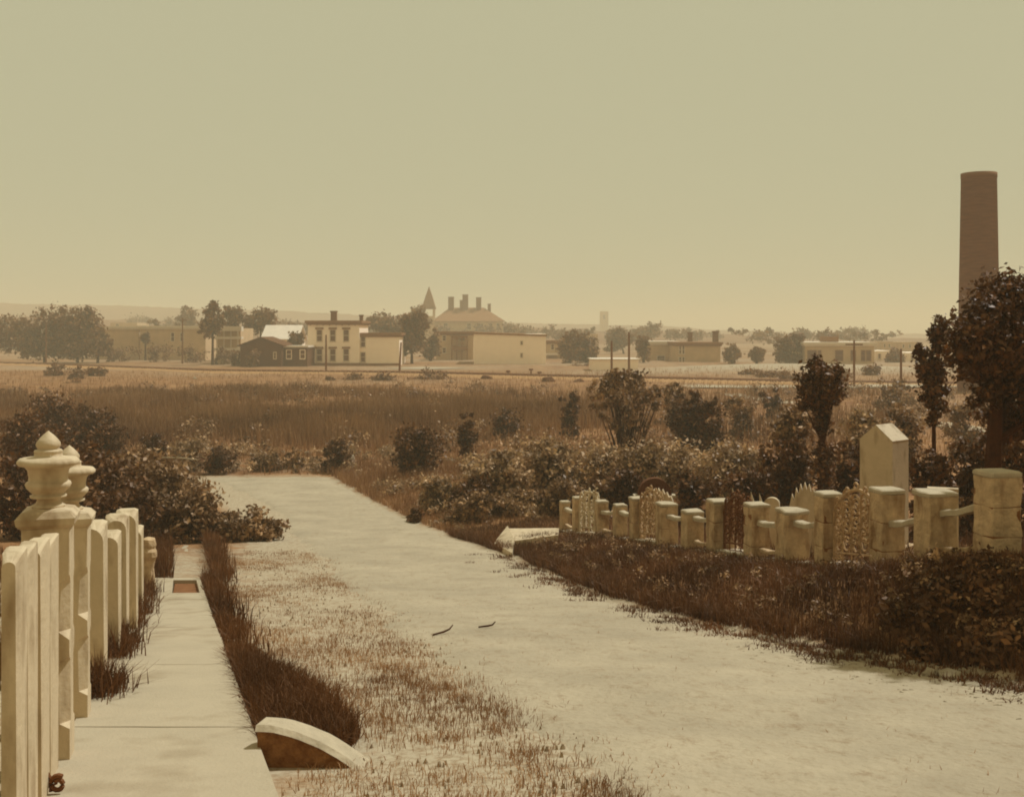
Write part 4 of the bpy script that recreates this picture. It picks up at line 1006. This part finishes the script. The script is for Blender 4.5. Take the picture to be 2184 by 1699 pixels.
# big blank building
t, x0, k, z0, h, W = building('blank_building', 'large pale building with long blank wall and two small windows', 1010, 1164, 712, 203, 18, M_house_white, [(1112,728,734,3),(1112,754,761,3)], cornice=None)
MB().add([(-.2,-.2,h+.01),(W+.2,-.2,h-.45),(W+.2,18.2,h-.4),(-.2,18.2,h+.05),(-.2,-.2,h+.31),(W+.2,-.2,h-.15),(W+.2,18.2,h-.1),(-.2,18.2,h+.35)], [(4,5,6,7),(0,1,5,4),(1,2,6,5),(2,3,7,6),(3,0,4,7),(0,3,2,1)]).obj('roof', M_roof, t)
# grey house and shed
t, x0, k, z0, h, W = building('grey_house', 'small grey house right behind the blank building', 1166, 1204, 727, 240, 9, M_house_tan, [(1178,735,745,5)], cornice=M_trim_dark)
MB().box(-.3, W*.6, -2.2, 0, Zp(757, 240)-z0, Zp(753, 240)-z0).obj('porch_roof', M_roof_pale, t)
t, x0, k, z0, h, W = building('white_shed', 'low white shed at the foot of the two poles', 1263, 1361, 767, 166, 7, M_house_white)
MB().box(-.2, W+.2, -.25, 7.2, h+.002, h+.12).obj('roof', M_roof_pale, t)
# arcade house, plain block
t, x0, k, z0, h, W = building('arcade_house', 'tan house with white roof line and two dark porch openings', 1378, 1446, 729, 228, 10, M_house_tan, [(1409,759,772,14),(1434,759,772,13)], cornice=M_roof_pale)
t, x0, k, z0, h, W = building('plain_block', 'plain brown block right of the arcade house', 1447, 1536, 731, 215, 14, M_house_tan, [(1450,738,754,3),(1457,738,754,3),(1450,762,774,3),(1457,762,774,3)], cornice=M_trim_dark)
chimney(t, W*.97, 4, h, h+2.0, 1.0); chimney(t, W*.45, 9, h, h+1.8, .8)
# flat roofed brick building and its neighbours, right
t, x0, k, z0, h, W = building('flat_roofed_building', 'flat roofed two storey building with dark windows and roof box at right', 1717, 1864, 731, 205, 14, M_house_tan,
    [(1731,748,768,17),(1747,748,768,5),(1789,748,768,14),(1819,748,768,8),(1840,748,768,6),(1852,748,768,8)], cornice=M_roof_pale, trim=M_trim_dark)
MB().box((1770-1717)*k, (1798-1717)*k, 3, 7, h+.14, h+1.1).obj('roof_box', M_trim_dark, t)
building('far_block', 'small pale block directly right of the flat roofed building', 1866, 1905, 748, 222, 9, M_house_white, [(1875,755,764,4)])
building('far_block', 'dark topped block behind the pole at right', 1880, 1903, 728, 300, 10, M_house_tan, [(1886,734,740,3),(1896,734,740,3)])
building('far_block', 'dark topped block just left of the young tree', 1918, 1955, 729, 300, 10, M_house_tan, [(1926,735,741,3),(1940,735,741,3)])
building('far_block', 'pale block behind the top of the young tree', 1934, 1975, 752, 215, 9, M_house_white, [(1945,758,766,4)])
building('water_tower', 'very faint tall tower on the skyline right of centre', 1280, 1297, 664, 900, 7, M_house_tan, [(1288,672,680,5)], zbase=0)
building('far_block', 'faint building beyond the trees right of the blank building', 1230, 1275, 712, 330, 12, M_house_tan, [(1240,720,727,5),(1260,720,727,5)])
building('far_block', 'faint roof above the long pale building at left', 235, 292, 688, 420, 14, M_house_tan, [(250,691,695,6)])
# bright bare lot beside the white house
strip('bare_lot', [(X(855,182), 186), (X(905,176), 182), (X(950,172), 178)], 8, M_path)

# brick smokestack
Ys = 112; ks = Ys / FPX; xs_ = X(2087, Ys); zb = Hs(xs_, Ys)
t = thing('smokestack', 'tall tapering brick smokestack behind the big right hand tree', 'chimney', (xs_, Ys, zb))
ht = Zp(370, Ys) - zb; r1 = 36*ks; r0 = r1 + 4*ks*ht/(245*ks)
MB().lathe([(r0*1.0, -1), (r0, 0), (r1, ht-.5), (r1*1.02, ht-.49), (r1*1.02, ht), (r1*.8, ht), (r1*.8, ht-2)], 40).obj('shaft', M_brick, t, True)

# ------------------------------------------------------------------ far trees
FT = [('broad dark tree at the far left edge', 95, 215, [(100,700,38,45),(80,725,30,30),(125,690,30,38),(95,742,45,24),(130,735,40,30),(70,745,40,22),(40,715,40,45),(0,710,40,45)], 6500),
 ('tall dark tree second from the left edge', 165, 212, [(165,695,38,42),(190,680,24,28),(150,725,35,30),(170,740,45,22),(185,715,28,35)], 5200),
 ('lower dark tree at the right of the left group', 208, 208, [(205,725,20,32),(225,735,14,22),(215,748,25,14)], 2200),
 ('slim dark tree beside the porch house', 453, 198, [(452,672,18,26),(445,700,24,20),(468,690,16,16),(452,650,8,12)], 1800),
 ('hazy tree behind the pole with crossarm', 400, 330, [(400,680,20,28)], 900),
 ('rounded tree left of the twin tree behind the dark house', 505, 225, [(500,680,22,30),(485,665,12,16)], 1400),
 ('rounded tree above the dark gabled house', 555, 222, [(560,685,30,32),(575,675,16,22),(535,690,18,22)], 2200),
 ('small dark tree between the dark house and the white house', 632, 200, [(632,722,17,16),(630,735,18,10)], 900),
 ('large airy tree right of the white wing', 878, 205, [(880,715,26,45),(862,740,16,32),(895,690,20,30),(868,690,18,22)], 2800),
 ('airy tree behind the white wing', 815, 260, [(815,690,34,20),(790,688,16,14),(845,700,22,24)], 1600),
 ('hazy tree in front of the spire', 890, 330, [(892,672,18,24),(905,690,18,20)], 1100),
 ('tree left of the pale tenement', 918, 222, [(918,748,20,22),(925,720,12,30)], 1100),
 ('dark tree group left part behind the white shed', 1215, 212, [(1215,745,26,32),(1225,725,24,20)], 2200),
 ('dark tree group right part behind the white shed', 1250, 214, [(1255,748,26,28),(1245,728,18,16)], 1900),
 ('hazy tree behind the taller of the two poles', 1330, 300, [(1325,720,30,22),(1305,735,18,18)], 1200),
 ('slim dark tree right of the taller pole', 1372, 210, [(1373,745,12,30),(1365,735,10,18)], 1000),
 ('hazy tree above the arcade house', 1395, 380, [(1395,705,26,16),(1365,708,18,12)], 900),
 ('round tree right of the plain brown block', 1561, 205, [(1560,755,20,18),(1568,748,12,12)], 1300),
 ('smaller round tree beside the round one', 1613, 205, [(1613,755,19,15)], 1000),
 ('tall double tree left of the flat roofed building', 1685, 208, [(1678,735,24,28),(1703,730,14,26),(1670,760,22,14),(1695,765,22,12)], 2200),
 ('tree between the blocks at right', 1908, 212, [(1908,765,18,22)], 900),
 ('dark tree at the left end of the long pale building', 310, 228, [(310,722,9,12)], 500),
]
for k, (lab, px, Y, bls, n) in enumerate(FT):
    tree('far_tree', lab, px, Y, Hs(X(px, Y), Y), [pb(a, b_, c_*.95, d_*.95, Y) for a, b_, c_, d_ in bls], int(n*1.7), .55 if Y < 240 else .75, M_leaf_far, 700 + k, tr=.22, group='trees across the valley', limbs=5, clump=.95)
for k, (px, py, rx, rz, Y, lab) in enumerate(((260,752,45,10,218,'low dark hedge before the long pale building'), (340,748,40,12,214,'low dark hedge right of the dark door bush'), (410,752,40,10,212,'low hedge at the foot of the pole with crossarm'),
     (478,755,25,14,200,'shrub at the foot of the slim dark tree'), (540,760,16,14,184,'dark shrub against the dark gabled house'), (505,762,16,9,190,'low shrub left of the dark gabled house'),
     (1240,785,25,8,190,'low scrub left of the white shed'), (1600,795,30,6,150,'patch of scrub on the pale knoll'), (1650,800,40,8,145,'wide patch of scrub on the pale knoll'), (1690,806,26,6,138,'lowest patch of scrub on the pale knoll'),
     (1500,790,14,5,165,'small scrub at the left of the pale knoll'), (1860,790,22,12,150,'scrub before the small pale block'), (1790,800,25,10,140,'scrub below the flat roofed building'))):
    bush('far_shrub', lab, [pb(px, py, rx, rz, Y), pb(px - rx*.4, py + rz*.2, rx*.5, rz*.8, Y-.5)], 900, .36, M_leaf_far, 800 + k, group='low scrub across the valley', stems=3)

r_ = np.random.default_rng(99); wb = []
for k in range(95):
    px = r_.uniform(-60, 2250); Y = r_.uniform(290, 560); g_ = np.interp(px, [0, 500, 900, 1500, 2200], [684, 690, 698, 706, 712])
    wb.append(pb(px, g_ + 5 + r_.uniform(-4, 10), r_.uniform(12, 34), r_.uniform(7, 15), Y))
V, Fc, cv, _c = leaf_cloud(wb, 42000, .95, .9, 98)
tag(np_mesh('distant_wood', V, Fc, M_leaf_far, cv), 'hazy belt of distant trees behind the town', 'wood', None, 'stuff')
# hills on the skyline
def ridge(name, Y, prof, amp, seed, m):
    pxs = np.linspace(-300, 2500, 500); r = np.random.default_rng(seed)
    py = np.interp(pxs, [p[0] for p in prof], [p[1] for p in prof])
    nz = np.convolve(r.normal(0, 1, 520), np.ones(7)/7, 'same')[10:510] * amp + np.convolve(r.normal(0, 1, 560), np.ones(40)/16, 'same')[30:530] * amp * .5
    py = py + nz
    V = []; 
    for dy, s in ((-160, 0.0), (-60, .55), (0, 1.0), (120, .6), (300, 0)):
        yy = Y + dy
        V.append(np.stack([(pxs - CX)/FPX*Y, np.full_like(pxs, yy), (ZC + (HY - py)/FPX*Y) * s - 2*(1-s)], -1))
    n = len(pxs); V = np.concatenate(V); ii = np.arange(5*n).reshape(5, n)
    Fc = np.stack([ii[:-1, :-1], ii[:-1, 1:], ii[1:, 1:], ii[1:, :-1]], -1).reshape(-1, 4)
    return tag(np_mesh(name, V, Fc, m, smooth=False), kind='structure')
M_hill = mat('wooded_hill', .05, .10, .02, 1.0, .5, .2)
ridge('hill', 1150, [(-300,640),(60,648),(250,652),(420,660),(620,664),(780,672),(950,680),(1100,690),(1250,692),(1400,694),(1550,704),(1800,712),(2500,715)], 2.2, 1, M_hill)
ridge('hill', 620, [(-300,672),(100,676),(350,684),(600,688),(780,692),(1000,700),(1200,702),(1400,708),(1700,716),(1900,722),(2500,724)], 3.2, 2, M_hill)

# ------------------------------------------------------------------ haze
hz = MB().box(-2700, 2700, -60, 4100, -3, 42).obj('haze', M_path)
hz.data.materials.clear()
mh = bpy.data.materials.new('summer_haze'); mh.use_nodes = True; t = mh.node_tree
for n in list(t.nodes):
    if n.type == 'BSDF_PRINCIPLED': t.nodes.remove(n)
pv = t.nodes.new('ShaderNodeVolumePrincipled'); pv.inputs['Density'].default_value = .0012
pv.inputs['Color'].default_value = (.99, .87, .62, 1); pv.inputs['Anisotropy'].default_value = 0.0
t.links.new(pv.outputs[0], t.nodes['Material Output'].inputs['Volume'])
hz.data.materials.append(mh); tag(hz, 'pale summer haze filling the valley', 'haze', None, 'stuff')
